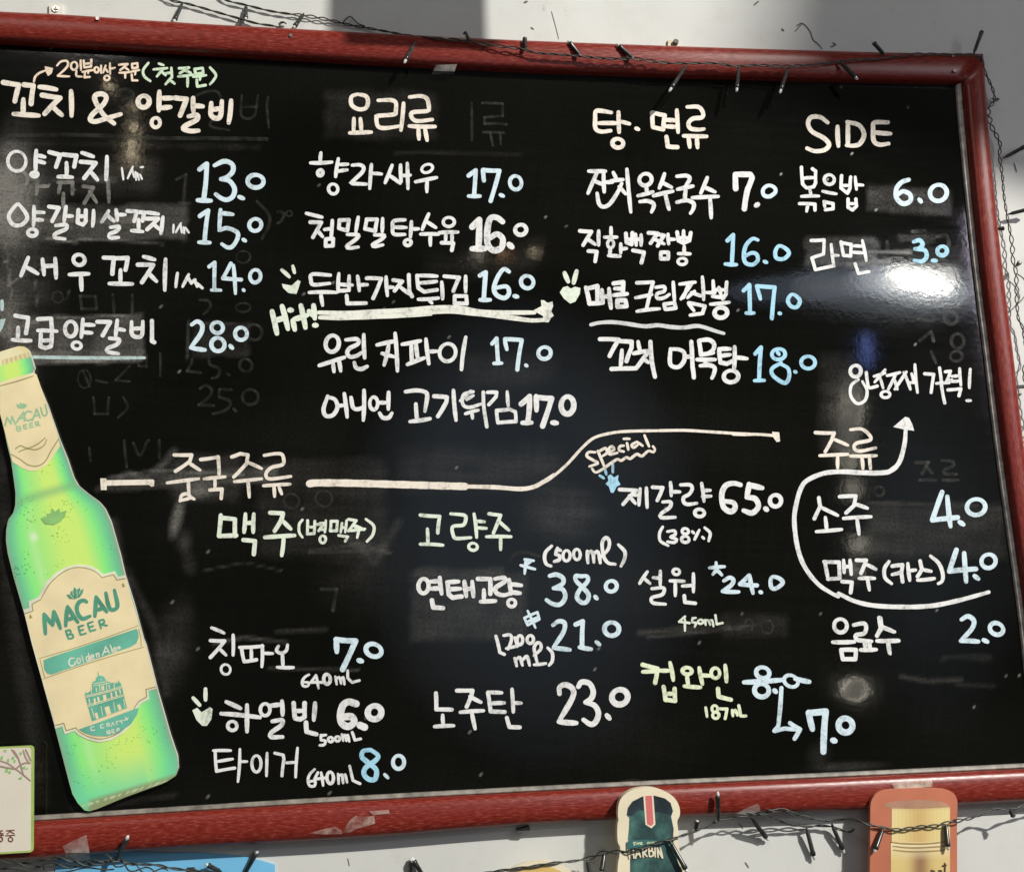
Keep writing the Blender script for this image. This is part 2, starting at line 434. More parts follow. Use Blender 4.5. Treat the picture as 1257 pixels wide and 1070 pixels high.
# every pen stroke on the board: '@' origin of a close-up, '>' part|ink|width, then - straight, ~ smooth, o loop, f filled
STROKES = '''
@0 60
>note_text|peach|19
~262,255 270,220 300,190 345,170
f345,135 410,150 400,190 370,212 350,172
~440,130 470,100 515,95 525,125 495,165 445,208
-445,210 535,214
o572,133 25,30
-622,90 625,165
~590,172 590,210 632,216
-645,92 650,145 702,138 705,85
-648,117 702,112
-635,180 728,163
-682,168 680,190
-655,190 652,222 692,218
o745,163 17,20
-780,130 780,188
-815,130 796,185
-810,150 832,180
-848,112 850,195
-850,155 888,147
o825,226 20,18
-918,124 985,119 928,165
-955,140 992,165
-920,186 1010,180
-966,185 966,225
-1018,118 1022,152 1062,146 1060,112 1018,118
-1005,180 1075,165
-1045,172 1042,200
-1016,200 1020,245 1060,245
@140 60
>note_text|green|23
~265,110 225,165 235,215 280,250
-345,115 382,127
-305,160 410,150
-378,158 330,215
-365,175 398,205
-442,148 448,225
-400,190 442,185
-438,225 397,275
-430,242 467,270
-502,152 578,146 507,190
-545,168 592,186
-495,215 610,200
-568,210 567,292
-622,157 630,196 687,188 683,150 622,157
-610,217 710,205
-664,210 662,240
-638,240 642,292 706,281
~740,145 785,200 770,240 740,275
@0 60
>heading_text|cream|42
-25,260 145,280 115,405
-185,278 258,285 240,425
-180,390 180,505
-105,503 300,516
-305,295 435,315
-325,358 465,380 345,502
-400,440 478,512
-548,327 552,518
~880,577 800,510 738,410 735,362 785,348 820,375 797,430 720,500 695,545 735,562 830,535 932,505
@140 60
o228,408 43,45
-350,330 346,478
-362,382 455,380
-355,457 435,450
o322,570 33,36 0 32
-475,380 560,388 510,515
-610,380 612,485
-620,440 685,445
~575,522 640,512 638,548 555,592 535,618 590,635 652,632
~750,420 748,510 790,538 822,515 832,405
-752,472 825,460
-903,400 885,570
@0 60
>menu_text|white|36
o130,868 68,78 0 28
-280,785 275,955
-290,822 345,835
-288,865 343,880
o265,970 24,16
-380,797 465,820 432,912
-485,815 590,825 572,910
-513,880 513,980
-448,987 558,992
-632,802 720,832
-622,872 738,882 650,998
-695,945 752,1012
-825,832 818,1010
>portion_text|white|19
-940,920 952,1008
-985,1000 1025,910
-1020,930 1035,990
-1045,950 1050,1012
-1060,960 1072,1012
-1080,970 1095,1005
-1085,915 1105,912
@140 60
>price_text|blue|40
-660,930 715,888 692,1160
-645,1168 748,1172
~775,900 850,868 910,890 918,940 880,985 825,1005
~825,1005 890,1020 930,1080 915,1140 870,1165 825,1152 785,1122
-965,1142 998,1155
o1092,1022 60,50 0 38
@0 220
>menu_text|white|34
~130,195 68,280 100,350 170,350 210,290 155,205 130,195
-262,212 258,358
-275,255 340,258
-275,312 328,315
o250,412 33,27
-378,212 455,222 402,325
-510,212 495,328
-505,285 558,285
~430,358 510,352 508,385 430,420 425,450 500,462
-605,238 598,335 640,352 662,325 662,240
-602,287 658,285
-722,242 715,362
-838,245 785,330
-825,275 880,325
-895,237 905,318
-905,275 965,275
~852,372 918,367 900,400 845,425 850,452 915,450
-983,246 1055,250 1035,325
-1065,255 1112,257 1100,322
-1070,312 1070,395
-1015,397 1102,405
-1132,257 1222,270
-1128,305 1222,305 1135,388
-1180,345 1230,388
-1257,292 1242,420
@180 220
>portion_text|white|20
-208,352 205,412
-225,410 265,340
-262,350 272,412
-285,372 290,418
-300,375 325,412
>price_text|blue|36
-410,285 475,242 447,480
-403,487 488,490
-570,237 560,385
-570,262 665,272
~560,395 620,378 698,410 700,460 660,520 620,525 580,500
-745,465 762,476
o838,353 47,46 0 34
@0 220
>menu_text|white|36
-218,605 162,745
-205,680 292,730
-328,617 340,737
-425,612 432,762
-340,672 425,666
o610,622 44,40 0 34
-535,736 685,730
-625,740 630,855
-800,605 880,607 867,730
-895,610 985,607 968,700
-930,700 930,800
-843,805 1022,808
-1108,597 1193,620
-1063,660 1182,662 1095,795
-1140,720 1208,788
@180 220
-146,617 140,855 
>portion_text|white|28
-238,725 225,832
-278,828 325,735
-320,755 345,805
-345,800 375,775
-370,775 390,828
-375,795 430,840
>price_text|blue|32
-482,675 525,642 522,850
-500,855 572,857
-650,650 588,765 730,775
-670,665 685,882
-745,852 752,860
o838,748 41,49 0 32
@0 360
>menu_text|white|35
-118,172 218,188 200,308
-140,262 135,350
-95,358 238,365
-292,200 395,195 402,285
-292,287 438,293
-315,315 310,408 350,422 393,410 400,318
-317,365 397,360
o545,275 45,57 0 34
-640,200 627,338
-650,242 725,245
-640,300 708,305
o592,403 34,28 0 28
-750,220 850,222 792,325
-905,208 892,328
-905,275 960,285
~845,347 918,357 900,395 830,425 830,452 912,466
~1015,220 1018,315 1060,338 1095,320 1102,218
-1020,275 1095,270
-1172,212 1172,368 1190,378
>rule_line|aqua|30
-200,490 1115,497
>smiling_face|aqua|34
-15,60 15,125
f-20,205 45,195 20,270 -20,330
@180 360
>price_text|blue|38
~348,242 390,217 428,245 418,310 340,418
-340,420 450,437
o545,265 45,41 0 34
o550,395 50,52 0 36
-645,405 662,423
o728,312 45,49 0 34
@180 360
>emphasis_text|mint|46
-968,140 1005,310
-1045,100 1090,275
-990,212 1065,190
-1127,210 1143,280
-1102,130 1120,130 
-1190,95 1225,265
-1140,200 1240,168
@370 90
>heading_text|cream|35
~425,165 385,185 388,245 440,278 495,270 514,225 500,180 450,165 425,165
-405,350 402,445
-455,352 462,445
-372,461 540,455
~592,210 690,208 728,228 728,290 715,318 590,330 578,345 590,408 640,424 752,410
-788,232 768,440
~835,185 920,177 970,200 984,270 970,292 870,300 845,315 858,352 900,370 1010,358
-832,408 1032,412
-903,425 907,508
-953,425 970,518
>menu_text|white|32
-150,615 145,680
-70,692 235,686
o145,768 19,22 
-285,660 264,798
-290,705 358,702
-280,757 353,746
o245,893 36,38 0 28
~392,710 450,707 480,727 468,765 392,838 390,850 500,856
-540,705 527,890
-545,772 618,778
-700,710 646,845
-680,790 762,850
-765,708 770,838
-817,695 822,890
-775,790 840,786
o970,735 44,30 -25 25
-880,838 1043,805
-970,830 968,915
@520 90
>price_text|blue|36
-347,790 402,750 390,935
-347,948 435,948
-465,828 458,747 585,752 517,985
-592,938 615,948
o710,845 45,52 0 32
@0 60
>erased_writing|ghost|32
-60,668 1257,690 2060,697
@0 220
>erased_writing|ghost2|32
~200,40 130,85 60,60 35,0 80,-60 160,-65 210,-20 200,40
-290,0 280,120
-300,55 370,55
-450,25 560,22 560,115
-470,25 452,108
-490,110 490,220
-640,55 720,65 650,185
-690,95 745,180
-832,0 840,180
>erased_writing|ghost|26
o445,910 40,45 0 14
-620,900 735,905 745,990
-620,900 630,1000 745,1000
-870,890 880,1030
-1020,890 1020,1040
@140 60
>erased_writing|ghost|22
~985,360 985,520 1080,520 1110,360
-985,450 1095,450
~1190,370 1180,450 1195,610
~10,400 20,330 100,310 150,360 60,470 -60,570
-40,440 180,560
-60,590 180,505
-480,1010 560,970 530,1190
-500,1185 590,1190
~585,385 720,330 810,345 820,480 740,590 890,630
@0 360
-890,670 1000,560
-890,670 1000,680
-640,600 690,720
-740,670 830,690
-720,800 730,930 830,930 840,800
o650,660 50,70 0 16
~950,800 985,880 910,960
-1130,470 1130,570
-1060,480 1070,560 1130,560
-1235,460 1235,640
@180 360
>erased_writing|ghost|26
~310,600 345,540 350,505
-310,600 420,612
~480,490 490,550 560,580 550,640 500,655
o765,555 48,48
-620,620 640,632
~410,735 460,710 500,745 480,800 400,860
-400,862 520,865
-565,738 655,742
-560,740 560,800
~560,800 640,830 640,870 590,910 510,930
-670,890 690,910
o800,800 60,60
o830,300 60,60
o745,110 55,35 0 18
~410,50 480,60 490,110 440,160
@180 220
~850,170 940,270 945,350 890,460
o745,600 55,45 0 16
~1010,250 1060,265 1040,320 1010,340
o1100,265 22,22 0 12
@520 90
>erased_writing|ghost|22
-370,230 372,520
-450,230 610,235 610,330 470,340 470,390 640,395
-460,455 620,460
-515,460 535,560
-590,460 595,550
@330 250
>menu_text|white|32
-290,75 410,105
-320,143 405,145 340,260
-375,205 415,255
-490,130 480,265
-430,200 490,190
-440,275 438,328 495,325 497,270 440,275
-545,130 540,190 605,208 618,125 545,128
-690,105 672,215
~605,238 690,242 672,275 600,330 625,343 690,335
-755,125 742,195 820,212 835,122 755,122
-878,115 875,215
~815,242 890,245 870,275 800,318 820,330 880,318
~1050,125 965,135 955,180 965,235 1050,238
-960,182 1060,185
-1100,140 1092,260
-1100,195 1155,195
o1072,300 25,23 0 30
@500 250
-165,80 115,200
-150,140 220,185
-103,236 242,236
-178,240 178,322
o320,142 42,36 0 28
-245,225 390,220
-298,230 295,290
-345,228 345,290
-265,302 355,305 343,360
>price_text|white|52
-500,180 555,125 548,345
-498,348 600,348
~735,140 690,108 640,115 618,200 620,310 665,360 725,340 735,270 690,235 640,265
-785,315 808,335
o875,202 42,40 0 36
@330 250
>smiling_face|mint|32
-100,512 158,565
-185,482 198,532
f100,618 110,650 150,688 212,698 225,665 245,600 225,588 175,632
>menu_text|white|32
~475,552 335,545 325,590 345,625 470,615
-312,685 520,685
-400,690 415,785
-540,540 535,680
-620,558 620,670
-545,622 645,628
-535,672 620,668
-685,560 698,672
-690,628 760,625
-600,710 605,770 750,768
-755,575 868,578 805,730
-905,565 915,710
-905,645 960,645
-960,590 1030,600 970,672
-1010,640 1090,700
-1080,550 1085,680 1105,715
@500 250
-75,555 85,650 130,680 230,665
-80,555 230,560
-88,612 225,600
-85,738 240,728
-160,735 190,768
-265,605 272,735
-285,560 400,570 355,675
-450,560 450,680
-365,715 365,770 460,772 455,712 365,712
>price_text|blue|38
-560,555 605,530 590,735
-562,742 640,742
~785,525 745,505 700,560 668,650 690,705 750,728 785,690 765,640 680,650
-825,712 850,718
o925,605 48,48 0 34
>emphasis_text|mint|46
@330 250
-345,785 355,885
-310,830 350,870
-350,938 368,938
>rule_line|ivory|40
~385,840 600,845 900,830 1250,812
~395,878 560,880 900,868 1250,850
@500 250
~0,820 180,805 400,805 600,838 980,840
~0,850 300,830 500,845 800,880 950,900 1060,897
f970,825 1035,790 1030,745 1055,745 1080,765 1120,755 1125,790 1110,830 1130,865 1110,880 1090,915 1060,915 1045,865
@380 390
>menu_text|white|35
o175,200 52,62 12 36
-75,368 270,305
-180,350 188,415
-225,325 240,410
~280,170 365,165 375,200 310,235 290,270 310,300 360,295 400,270
-418,130 425,310
~345,345 360,385 400,395 445,375
-520,210 660,180
-610,215 575,365
-560,275 650,300
-660,120 678,410
-715,205 855,178
-785,205 790,350
-820,195 835,315
-755,360 885,310
-898,165 920,355
-915,262 985,258
o1065,268 62,68 0 32
-1205,150 1172,400
~140,605 108,700 125,755 180,750 215,690 195,630 140,612
-215,680 260,675
-268,585 290,765
~320,615 335,690 370,705 415,690
-420,560 415,790
o495,660 30,50 0 30
-540,655 590,655
-610,575 608,705
~540,735 565,770 610,770 635,735
~740,570 820,560 885,570 908,600 890,720
-820,665 830,790
-775,800 930,778
-960,605 1060,612 1055,650 990,760
-1110,560 1130,790
@530 390
>menu_text|white|30
-220,640 300,565
~320,570 250,590 235,640 250,680 300,690 380,665
-270,630 320,600
-260,740 360,712
-310,735 315,775
-398,575 405,720 425,840
-430,575 500,575 495,610 440,670
-582,570 590,680
-500,715 510,810 650,800 645,725 600,705 500,715
>price_text|white|44
-690,665 755,605 742,800
-700,810 770,808
-805,605 808,715
-805,612 925,622 855,835
-930,808 965,812
o1047,675 48,68 0 46
>price_text|blue|34
-465,200 500,160 512,345
-480,352 540,350
-562,165 580,245
-565,165 695,172 660,400
-725,365 735,372
o870,272 48,46 0 34
@690 110
>heading_text|cream|36
~380,178 300,165 260,170 255,230 258,300 300,325 375,318
-280,260 420,260
-435,175 440,330
-455,248 520,265
o430,415 42,34 0 36
-570,300 590,308
-695,180 700,290 780,308 792,200 695,178
-885,160 895,330
-800,235 880,240
-800,285 880,290
-805,365 815,440 890,445
~965,135 1050,135 1085,175 1080,215 1010,225 975,260 990,300 1050,310 1095,305
-938,358 1115,362
-975,370 985,445
-1040,370 1045,448
>menu_text|white|34
-205,630 335,630
-270,640 200,800
-240,700 320,735
-320,640 325,790
-330,715 390,715
~270,800 285,880 320,905 370,880 430,790 460,725
-395,640 420,690
-375,705 470,695
-440,750 490,805
-500,615 530,945
o643,695 48,45 -10 34
-585,820 700,790
-650,745 655,800
~600,865 660,860 705,880 705,910 690,945
-790,650 750,760
-770,715 845,755
-705,820 855,785
-795,800 825,925
~885,670 960,665 985,690 950,750
-890,770 1010,745
-955,760 945,860
~885,870 960,855 1015,880 1010,925 990,955
-1120,680 1070,800
-1090,750 1180,790
-1005,835 1205,825
-1140,830 1150,990
@680 270
>menu_text|white|32
-200,85 290,90 225,195
-255,145 320,190
-345,85 345,195
-265,240 330,245 318,320
-440,60 440,130
-390,133 485,133
o437,185 24,30 0 26
-435,220 430,270
-420,275 510,280
-515,185 515,255
-515,225 560,220
-555,105 560,175 600,190 605,100
-560,150 600,150
-630,110 635,195
-672,115 672,195
-635,150 670,150
-610,235 695,250 675,330
-730,100 800,105 745,180
-800,110 850,120 800,200
-780,150 850,185
-880,110 885,185
-885,150 930,150
-825,250 825,300 880,300 882,250 825,250
-950,95 960,160 1000,180 1045,160 1055,100
-1000,85 1000,160
-960,140 1045,140
-1005,205 1005,255
-960,260 1050,262
o990,320 34,24 0 26
>menu_text|white|37
-245,520 275,650
-250,530 335,510 335,625
-270,645 375,640
-370,540 378,640
-425,530 440,680
-380,590 425,590
-460,490 535,480 530,560
-470,530 530,530
-460,580 565,570
-490,620 490,670 560,665 550,620 490,620
>menu_text|white|31
-640,485 765,480 715,680
-630,600 755,575
-640,705 815,685
~785,520 850,515 850,550 795,570 800,605 850,600 890,575
-920,480 930,620
-850,655 860,690 940,680 930,640 850,650
-970,495 1090,480
-1060,495 980,610
-1030,510 1000,600
-1085,550 1030,600
-1060,560 1150,590
-1145,440 1155,615
-1040,640 1165,665 1145,720
-1040,650 1080,700
-1050,735 1150,722
@830 270
-232,560 300,560
-285,470 290,570
-390,480 385,570 360,610
-330,520 350,590
-285,540 370,540
-280,590 360,600
-265,650 410,635
o345,715 48,40 0 38
@680 270
>rule_line|grey|34
~285,808 350,793 450,788 560,800 700,820 800,812 900,825 1000,830 1090,818 1150,825 1257,860 1310,875
>smiling_face|mint|40
-82,410 110,475
-175,395 152,485
f45,560 70,520 105,510 130,530 160,515 205,525 200,570 165,630 125,645 75,605
@830 270
>price_text|sky|34
-395,160 440,115 430,340
-378,340 465,345
~630,155 590,145 540,195 522,270 535,330 590,345 630,310 620,265 580,255 535,280
-680,320 698,328
~795,200 765,245 775,295 830,300 870,260 850,225 795,200
-520,545 565,500 570,710
-540,718 600,718
-620,510 650,610
-625,510 760,520 738,760
-795,720 805,722
~890,575 862,620 885,665 930,672 955,625 930,590 890,575
@730 390
>menu_text|white|36
-40,165 185,170 115,295
-185,180 285,185 285,230 245,335
-210,250 200,375
-130,395 320,390 410,265
-335,185 350,255
-300,275 410,255
-380,320 415,345
-430,185 440,330 465,455
~585,240 580,340 600,375 650,378 690,330 690,270 650,245 600,242
-700,300 740,300
-745,185 755,380 765,460
-805,180 820,285 880,275 
~805,175 880,170 920,200 915,245 880,270
-820,285 915,270
-790,322 930,322
-860,322 850,365
~815,370 880,365 925,385 920,430 905,465
-960,240 970,345
-960,240 1045,240
-965,295 1045,285
-970,345 1020,355 1060,335
-1080,225 1075,400
-1080,305 1175,315
o1052,452 55,46 0 36
@870 180
>price_text|white|46
-208,325 205,215 320,215 335,240 300,330 275,480
-365,455 380,445
>price_text|blue|34
~460,300 420,330 425,375 470,385 515,350 505,315 460,300
>menu_text|white|28
-715,160 725,290 755,320 810,310 825,280 825,190 800,172
-725,245 820,240
-780,330 790,380
-715,385 850,382
-700,440 820,445 820,490
-765,450 755,500
o930,255 38,38 0 28
-880,345 985,365
-890,425 895,465
-890,425 960,440 960,480 900,488
-1025,225 1020,320 1070,360 1090,320 1095,235
-1030,300 1085,300
-1130,235 1140,330
-1140,295 1190,298
-1075,405 1075,470 1110,490 1140,460 1135,405
-1075,440 1140,440
-790,725 890,720 885,830 795,860
-795,860 822,950 965,920
-945,755 965,920
-950,840 1000,840
-1020,735 1040,840 1095,845 1100,755 1020,740
-1185,725 1215,880
-1110,765 1195,770
-1110,815 1205,820
-1130,905 1155,980 1235,965
@970 130
>heading_text|cream|38
~290,130 230,88 160,90 138,140 170,200 260,250 300,300 265,340 190,350 130,328
-365,160 372,310
-445,125 445,305
~440,125 530,150 570,220 540,290 490,308 435,305
~755,128 650,130 640,180 645,270 690,300 760,292
-650,205 775,215
>price_text|blue|40
~915,570 860,590 820,640 820,710 870,755 925,735 925,685 870,660 825,690
-995,722 1010,740
o1143,672 65,62 0 38
@1030 250
>price_text|sky|36
~575,295 620,282 645,315 620,345 585,350
~585,350 660,360 675,410 640,445 580,438
-720,440 750,440
o795,365 38,34 0 36
@900 400
>price_text|sky|34
-170,215 215,165 200,420
-165,422 240,420
o350,218 50,42 0 32
~370,285 300,330 310,385 395,440 430,400 425,330 370,295
-475,352 485,357
o578,282 55,46 0 32
-340,200 355,220
>rule_line|cream|22
f300,815 355,820 362,890 335,895 310,860
@1030 430
>note_text|white|27
o127,160 40,45 0 32
~150,225 95,270 90,350 140,410 200,385 215,310 180,240
-210,170 225,280 240,290 295,275
-270,200 355,175
-355,150 275,245
-320,220 340,290
o358,340 35,24 0 26
-370,195 470,170
-440,180 380,300
-430,230 450,300
-520,165 430,300
-500,170 550,300
-560,180 580,250
-585,110 605,325
-540,250 595,245
-660,180 730,185 710,325
-775,135 790,270 815,405
-750,255 850,250
-820,165 860,160 830,240 870,230
-930,140 940,270
-870,200 930,195
-870,240 930,235
-840,305 940,295 925,350
-1012,145 1005,290
-985,387 1015,387
>arrow|white|38
f418,590 510,512 540,520 565,570 580,620 495,608
~515,600 505,720 470,850 420,910 330,945 0,938
@940 560
~1050,0 1000,90 920,122 760,125 600,118 450,130 320,185 270,250 235,370 220,500 245,700 300,850 400,980 500,1050 560,1080
@1030 580
~-5,930 120,990 280,1025 520,1035 720,1025 900,990 1050,950 1155,920
@900 400
>heading_text|cream|30
-635,822 780,825 760,880 710,970
-780,875 885,920
-668,1000 885,990
~905,800 990,795 1050,840 1055,880 950,905 935,945 980,965 1100,940
-905,1003 1105,1000
@940 560
-555,0 555,90
-740,0 750,95
-800,0 808,95
>menu_text|white|32
-410,320 420,385 375,480
-430,395 555,455
-460,470 470,570
-390,580 585,563
-570,310 695,305 680,380 620,435
-680,365 785,400
-600,478 812,465
-705,490 720,600
-455,810 480,940 
-450,812 565,815 570,940 480,945
-600,800 605,895
-650,800 660,910
-605,850 655,850
-590,965 665,970 655,1050
-700,800 775,800 735,900
-770,830 850,870
-720,940 840,940
-785,945 800,1030
@1030 580
~385,685 350,740 355,810 405,855
-410,720 490,710 480,770 490,840
-410,785 485,765
-530,700 545,830
-545,755 590,750
-625,680 640,745 605,800
-640,745 710,760
-605,828 735,815
~705,642 770,700 800,780 795,835 765,855
>price_text|blue|42
-795,150 720,365 915,345
-835,185 860,415
-930,380 960,400
o1057,265 72,60 0 38
-905,595 850,760 1055,742
-965,620 980,840
-1045,795 1075,818
o1153,682 55,52 0 36
@1057 690
>price_text|blue|40
~775,440 825,415 870,450 855,510 770,605
-770,605 905,610
-945,598 975,612
o1045,512 52,44 20 38
>menu_text|white|32
-150,430 160,510 120,565
-155,500 260,535
-120,605 290,600
-205,610 225,705
@970 130
>erased_writing|ghost|34
-940,970 1040,965
~1130,1010 1200,1000 1225,1060 1200,1120
@1030 250
>erased_writing|ghost|28
~800,670 790,740 760,780 710,760
-700,680 800,665
o900,695 45,40 0 26
-820,790 840,790
-680,835 610,890 730,900
o862,880 50,50 0 28
-620,1060 710,985 730,1060
o915,1060 50,55 0 28
-290,300 320,380
-370,290 375,380
-230,375 560,370
-60,465 400,455
@1030 430
>erased_writing|ghost|28
-590,865 690,862 640,950
-670,890 720,950
~790,850 870,855 880,890 810,920 820,950 910,955
-620,1000 750,1000
-800,1000 920,1000
o905,45 45,40 0 24
-710,10 750,100
o310,1085 35,35 0 24
@100 540
>heading_text|cream|30
-715,115 850,115 835,165 725,240
-830,175 915,232
-660,330 905,298
-825,310 830,410
~760,470 775,425 820,415 835,445 770,465
-840,440 870,455
-920,150 1055,130 1062,260
-945,300 1108,283
-1030,300 1030,370
-990,385 1085,378 1078,450
@240 540
-280,130 345,105 405,115 395,180 295,285
-410,175 510,220
-300,320 512,298
-405,320 415,440
~530,118 620,105 670,115 675,185 590,210 550,245 545,280 580,300 735,280
-525,352 730,340
-605,355 610,435
-645,365 665,415
>rule_line|cream|40
@100 540
f145,295 190,295 195,310 550,303 562,312 560,355 540,360 520,345 195,352 195,385 150,385
@240 540
-880,340 1000,325 1257,335
@380 520 300
~0,308 40,304 200,305 450,312 650,318 800,322
>rule_line|cream|24
~800,322 950,326 1080,335 1150,325 1200,300 1257,262
@640 500
~0,620 80,615 180,575 260,520 360,430 470,310 560,235 680,200 800,185 1000,180 1257,178
@730 390
~500,868 700,868 900,880 1100,892 1257,898
@900 400
-0,835 150,835 310,845
>menu_text|mint|36
@240 540
-195,580 180,740 315,735
-200,600 305,610 305,740
-385,570 375,710
-450,570 445,710
-395,640 445,635
-370,770 460,778 450,880
-575,560 675,565 660,620 610,700
-670,620 735,685
-535,750 765,735
-680,750 665,890
>portion_text|mint|24
~825,615 800,650 800,710 825,750
-865,620 862,725 915,720 920,625
-870,670 915,670
-940,650 985,650 950,700
-1005,620 998,710
-960,640 1000,640
-960,690 1000,690
o982,765 22,28 0 24
-1045,625 1040,700 1090,700 1095,625 1045,625
-1130,640 1120,710
-1165,620 1155,710
-1125,675 1160,675
-1105,735 1175,745 1155,780
-1180,610 1240,620 1180,700
-1215,650 1257,700
@380 520 300
>portion_text|mint|17
-225,520 280,545
-255,545 245,585
~290,490 330,525 325,570 295,605
-200,550 285,540
@640 500
>note_text|cream|24
~570,345 520,345 505,375 560,410 590,430 525,455
-590,335 640,455
~595,340 650,315 660,350 625,375
~670,345 715,325 700,300 675,320 680,360 740,350
~790,295 760,300 755,330 790,340
-815,275 825,325
-790,242 835,242
~880,270 850,290 865,310 895,290
-890,265 935,295
-950,215 985,300
~545,470 570,500 620,480 690,430 740,400 770,410 810,385 840,395 890,360 930,375 980,335 1020,345 1030,320 1015,300
>star_mark|sky|24
f665,530 690,515 715,540 750,520 745,560 765,595 735,610 710,660 690,655 675,610 650,590 672,565
-605,525 635,545
-645,475 655,515
-705,430 705,500
@740 530 240
>menu_text|white|26
-108,370 215,375 130,465
-170,410 210,460
-190,405 235,405
-240,365 232,470
-280,360 285,485
-320,355 385,358 350,440
-435,325 440,410
-440,385 495,385
~385,450 435,450 430,485 375,525 375,550 465,548
~500,340 560,340 575,365 555,400 520,420 520,450 545,465 605,458
-635,330 650,445
-640,375 690,375
-640,415 695,412
o622,520 30,24 0 26
>price_text|white|38
~885,340 840,330 790,345 765,400 775,480 820,512 850,490 840,455 785,445
-940,335 925,415
-940,340 1025,360
~925,420 980,430 1000,480 960,520 905,505
-1045,492 1055,500
o1110,442 35,38 0 30
>portion_text|white|22
~385,610 365,650 370,700 420,730
~415,640 460,635 465,660 435,675 475,690 460,710 415,705
o530,638 20,18
o530,690 24,20
-590,690 620,630
-575,640 585,650
-640,675 650,685
~655,615 690,650 680,700
@500 610
>menu_text|mint|30
-100,138 250,148 235,275
-155,245 158,360
-100,362 275,370
~335,128 440,140 450,175 430,215 350,228 355,295 380,318 490,312
-515,130 535,310
-530,185 595,190
-540,235 610,240
o507,382 33,28 0 26
-630,128 720,140 665,275
-700,180 785,255
-610,305 800,305
-720,310 720,405
>menu_text|white|38
o125,685 40,55 0 36
-250,620 265,745
-180,650 250,645
-180,705 260,700
-190,795 200,850 275,855
-305,655 395,650
-310,660 320,750 350,775 420,765
-320,710 410,705
-440,650 455,765
-500,650 510,765
-440,710 500,705
-545,630 640,630 640,745
-590,715 590,790
-565,805 680,800
~675,630 745,620 750,650 680,700 690,740 740,755 790,745
-785,635 800,745
-795,670 880,680
-795,730 870,740
o805,815 30,28 0 30
>star_mark|blue|26
-905,480 975,490
-915,480 905,590
-875,525 985,555
-960,490 900,535
@600 650
>star_mark|blue|22
-300,625 360,755
-275,680 375,635 390,690 300,735 275,680
-290,710 385,670
>portion_text|white|30
~485,125 440,170 430,220 445,265 480,280
-530,140 515,185
-530,150 555,160
~515,190 545,200 545,230 505,245
o600,200 28,40 0 26
o680,190 26,40 0 26
-760,165 765,255
~760,190 790,165 805,190 810,250
~810,190 835,165 850,190 860,255
~865,210 920,150 930,90 905,60 875,100 885,200 920,255 975,265
~1000,115 1050,170 1045,230 1020,280
>price_text|blue|38
~470,355 520,345 570,370 570,415 500,450
~500,450 570,460 590,520 550,575 490,570 445,540
~720,360 670,355 675,395 720,440 770,500 755,555 715,560 680,520 700,465 760,400 760,360 710,355
-820,515 835,530
o945,435 42,42 0 34
~495,735 540,705 585,720 575,790 500,905
-500,910 625,925
-670,730 725,705 720,905
-700,905 790,920
-830,865 855,885
o948,765 55,52 20 40
>portion_text|white|28
-55,820 85,945 120,960
~115,815 165,810 175,850 150,920 
-135,915 225,895
o240,850 22,35 0 28
o320,845 25,30 0 28
-200,830 220,900
-200,990 215,1050
~210,1000 240,985 260,1045
~265,1000 295,975 315,1045
~350,970 400,920 400,880 375,870 350,910 365,990 375,1030 
-350,1040 440,1030
~455,910 490,950 490,1010 465,1045
@770 680
>menu_text|white|30
-155,135 95,225
-130,185 175,225
-255,130 255,240
-200,180 255,185
~190,265 280,260 270,310 190,335 200,375 295,385
o378,135 26,22 0 26
-330,205 440,208
-370,215 370,320
-510,150 510,290
-425,245 510,240
-440,320 445,370 525,378
>star_mark|blue|30
-685,65 690,135
-635,105 750,95
-690,115 660,155
-690,115 730,160
>price_text|blue|36
~745,205 790,180 820,200 800,240 735,285
-735,285 860,290
-940,165 870,230 1000,240
-945,170 970,300
-1025,290 1035,295
~1120,175 1105,210 1115,260 1150,262 1200,220 1170,185 1120,175
>portion_text|mint|20
-445,480 400,520 480,530
-445,500 445,590
-505,490 500,520
-505,495 530,490
~500,525 530,530 520,560
o565,520 20,16
-600,505 605,545
~605,510 625,510 640,545
~640,510 655,510 665,555
-680,470 690,540 735,530
@770 790
>menu_text|pale|36
-118,160 235,190 215,300
-120,215 240,210
-250,205 330,205
-330,145 355,280
-280,330 295,430 370,440 365,345
-290,385 365,385
o462,208 36,26 0 34
-460,240 470,315
-440,325 565,335
-555,185 580,310
-570,240 640,245
o680,225 32,40 0 30
-755,165 765,290
-700,345 705,405 800,430
>portion_text|pale|26
-605,490 615,560
o675,500 22,26 0 24
o683,550 24,24 0 26
-715,500 770,500 755,575
-810,510 815,555
~810,540 835,510 850,550
-860,475 875,555 915,555
@900 740 240
>price_text|blue|36
o190,447 44,34 15 32
o183,560 46,42 0 34
-70,508 320,492
-265,560 275,570
o372,500 46,36 20 26
-400,485 490,505
>arrow|blue|30
-310,545 290,790 265,820
-270,820 330,805 420,810
-365,770 430,810 395,870
>price_text|blue|44
-485,700 510,810
-485,705 595,695 580,955
-640,880 655,885
o722,785 44,46 0 44
>menu_text|white|30
o690,145 42,42 0 28
-640,250 780,248
-695,300 705,360 785,360 790,300 695,300
~775,140 840,130 855,160 840,195 790,205 800,235 890,245
-845,250 850,290
-875,250 880,290
-820,300 920,298
-940,95 950,160 925,210
-945,150 1035,185
-925,242 1065,242
-995,250 1005,320
@240 760
>menu_text|white|30
-125,65 220,105
-115,162 225,165 115,292
-185,225 235,275
-290,120 290,275
o233,385 36,38 0 22
-340,215 520,205
-355,220 375,325 470,310
-430,225 430,315
-515,200 512,365
-520,260 595,262
~640,205 625,240 660,260 700,240 710,195
-670,255 675,360
-630,368 755,370
>price_text|blue|46
-1085,150 1090,250
-1085,155 1235,165 1135,385
@360 760
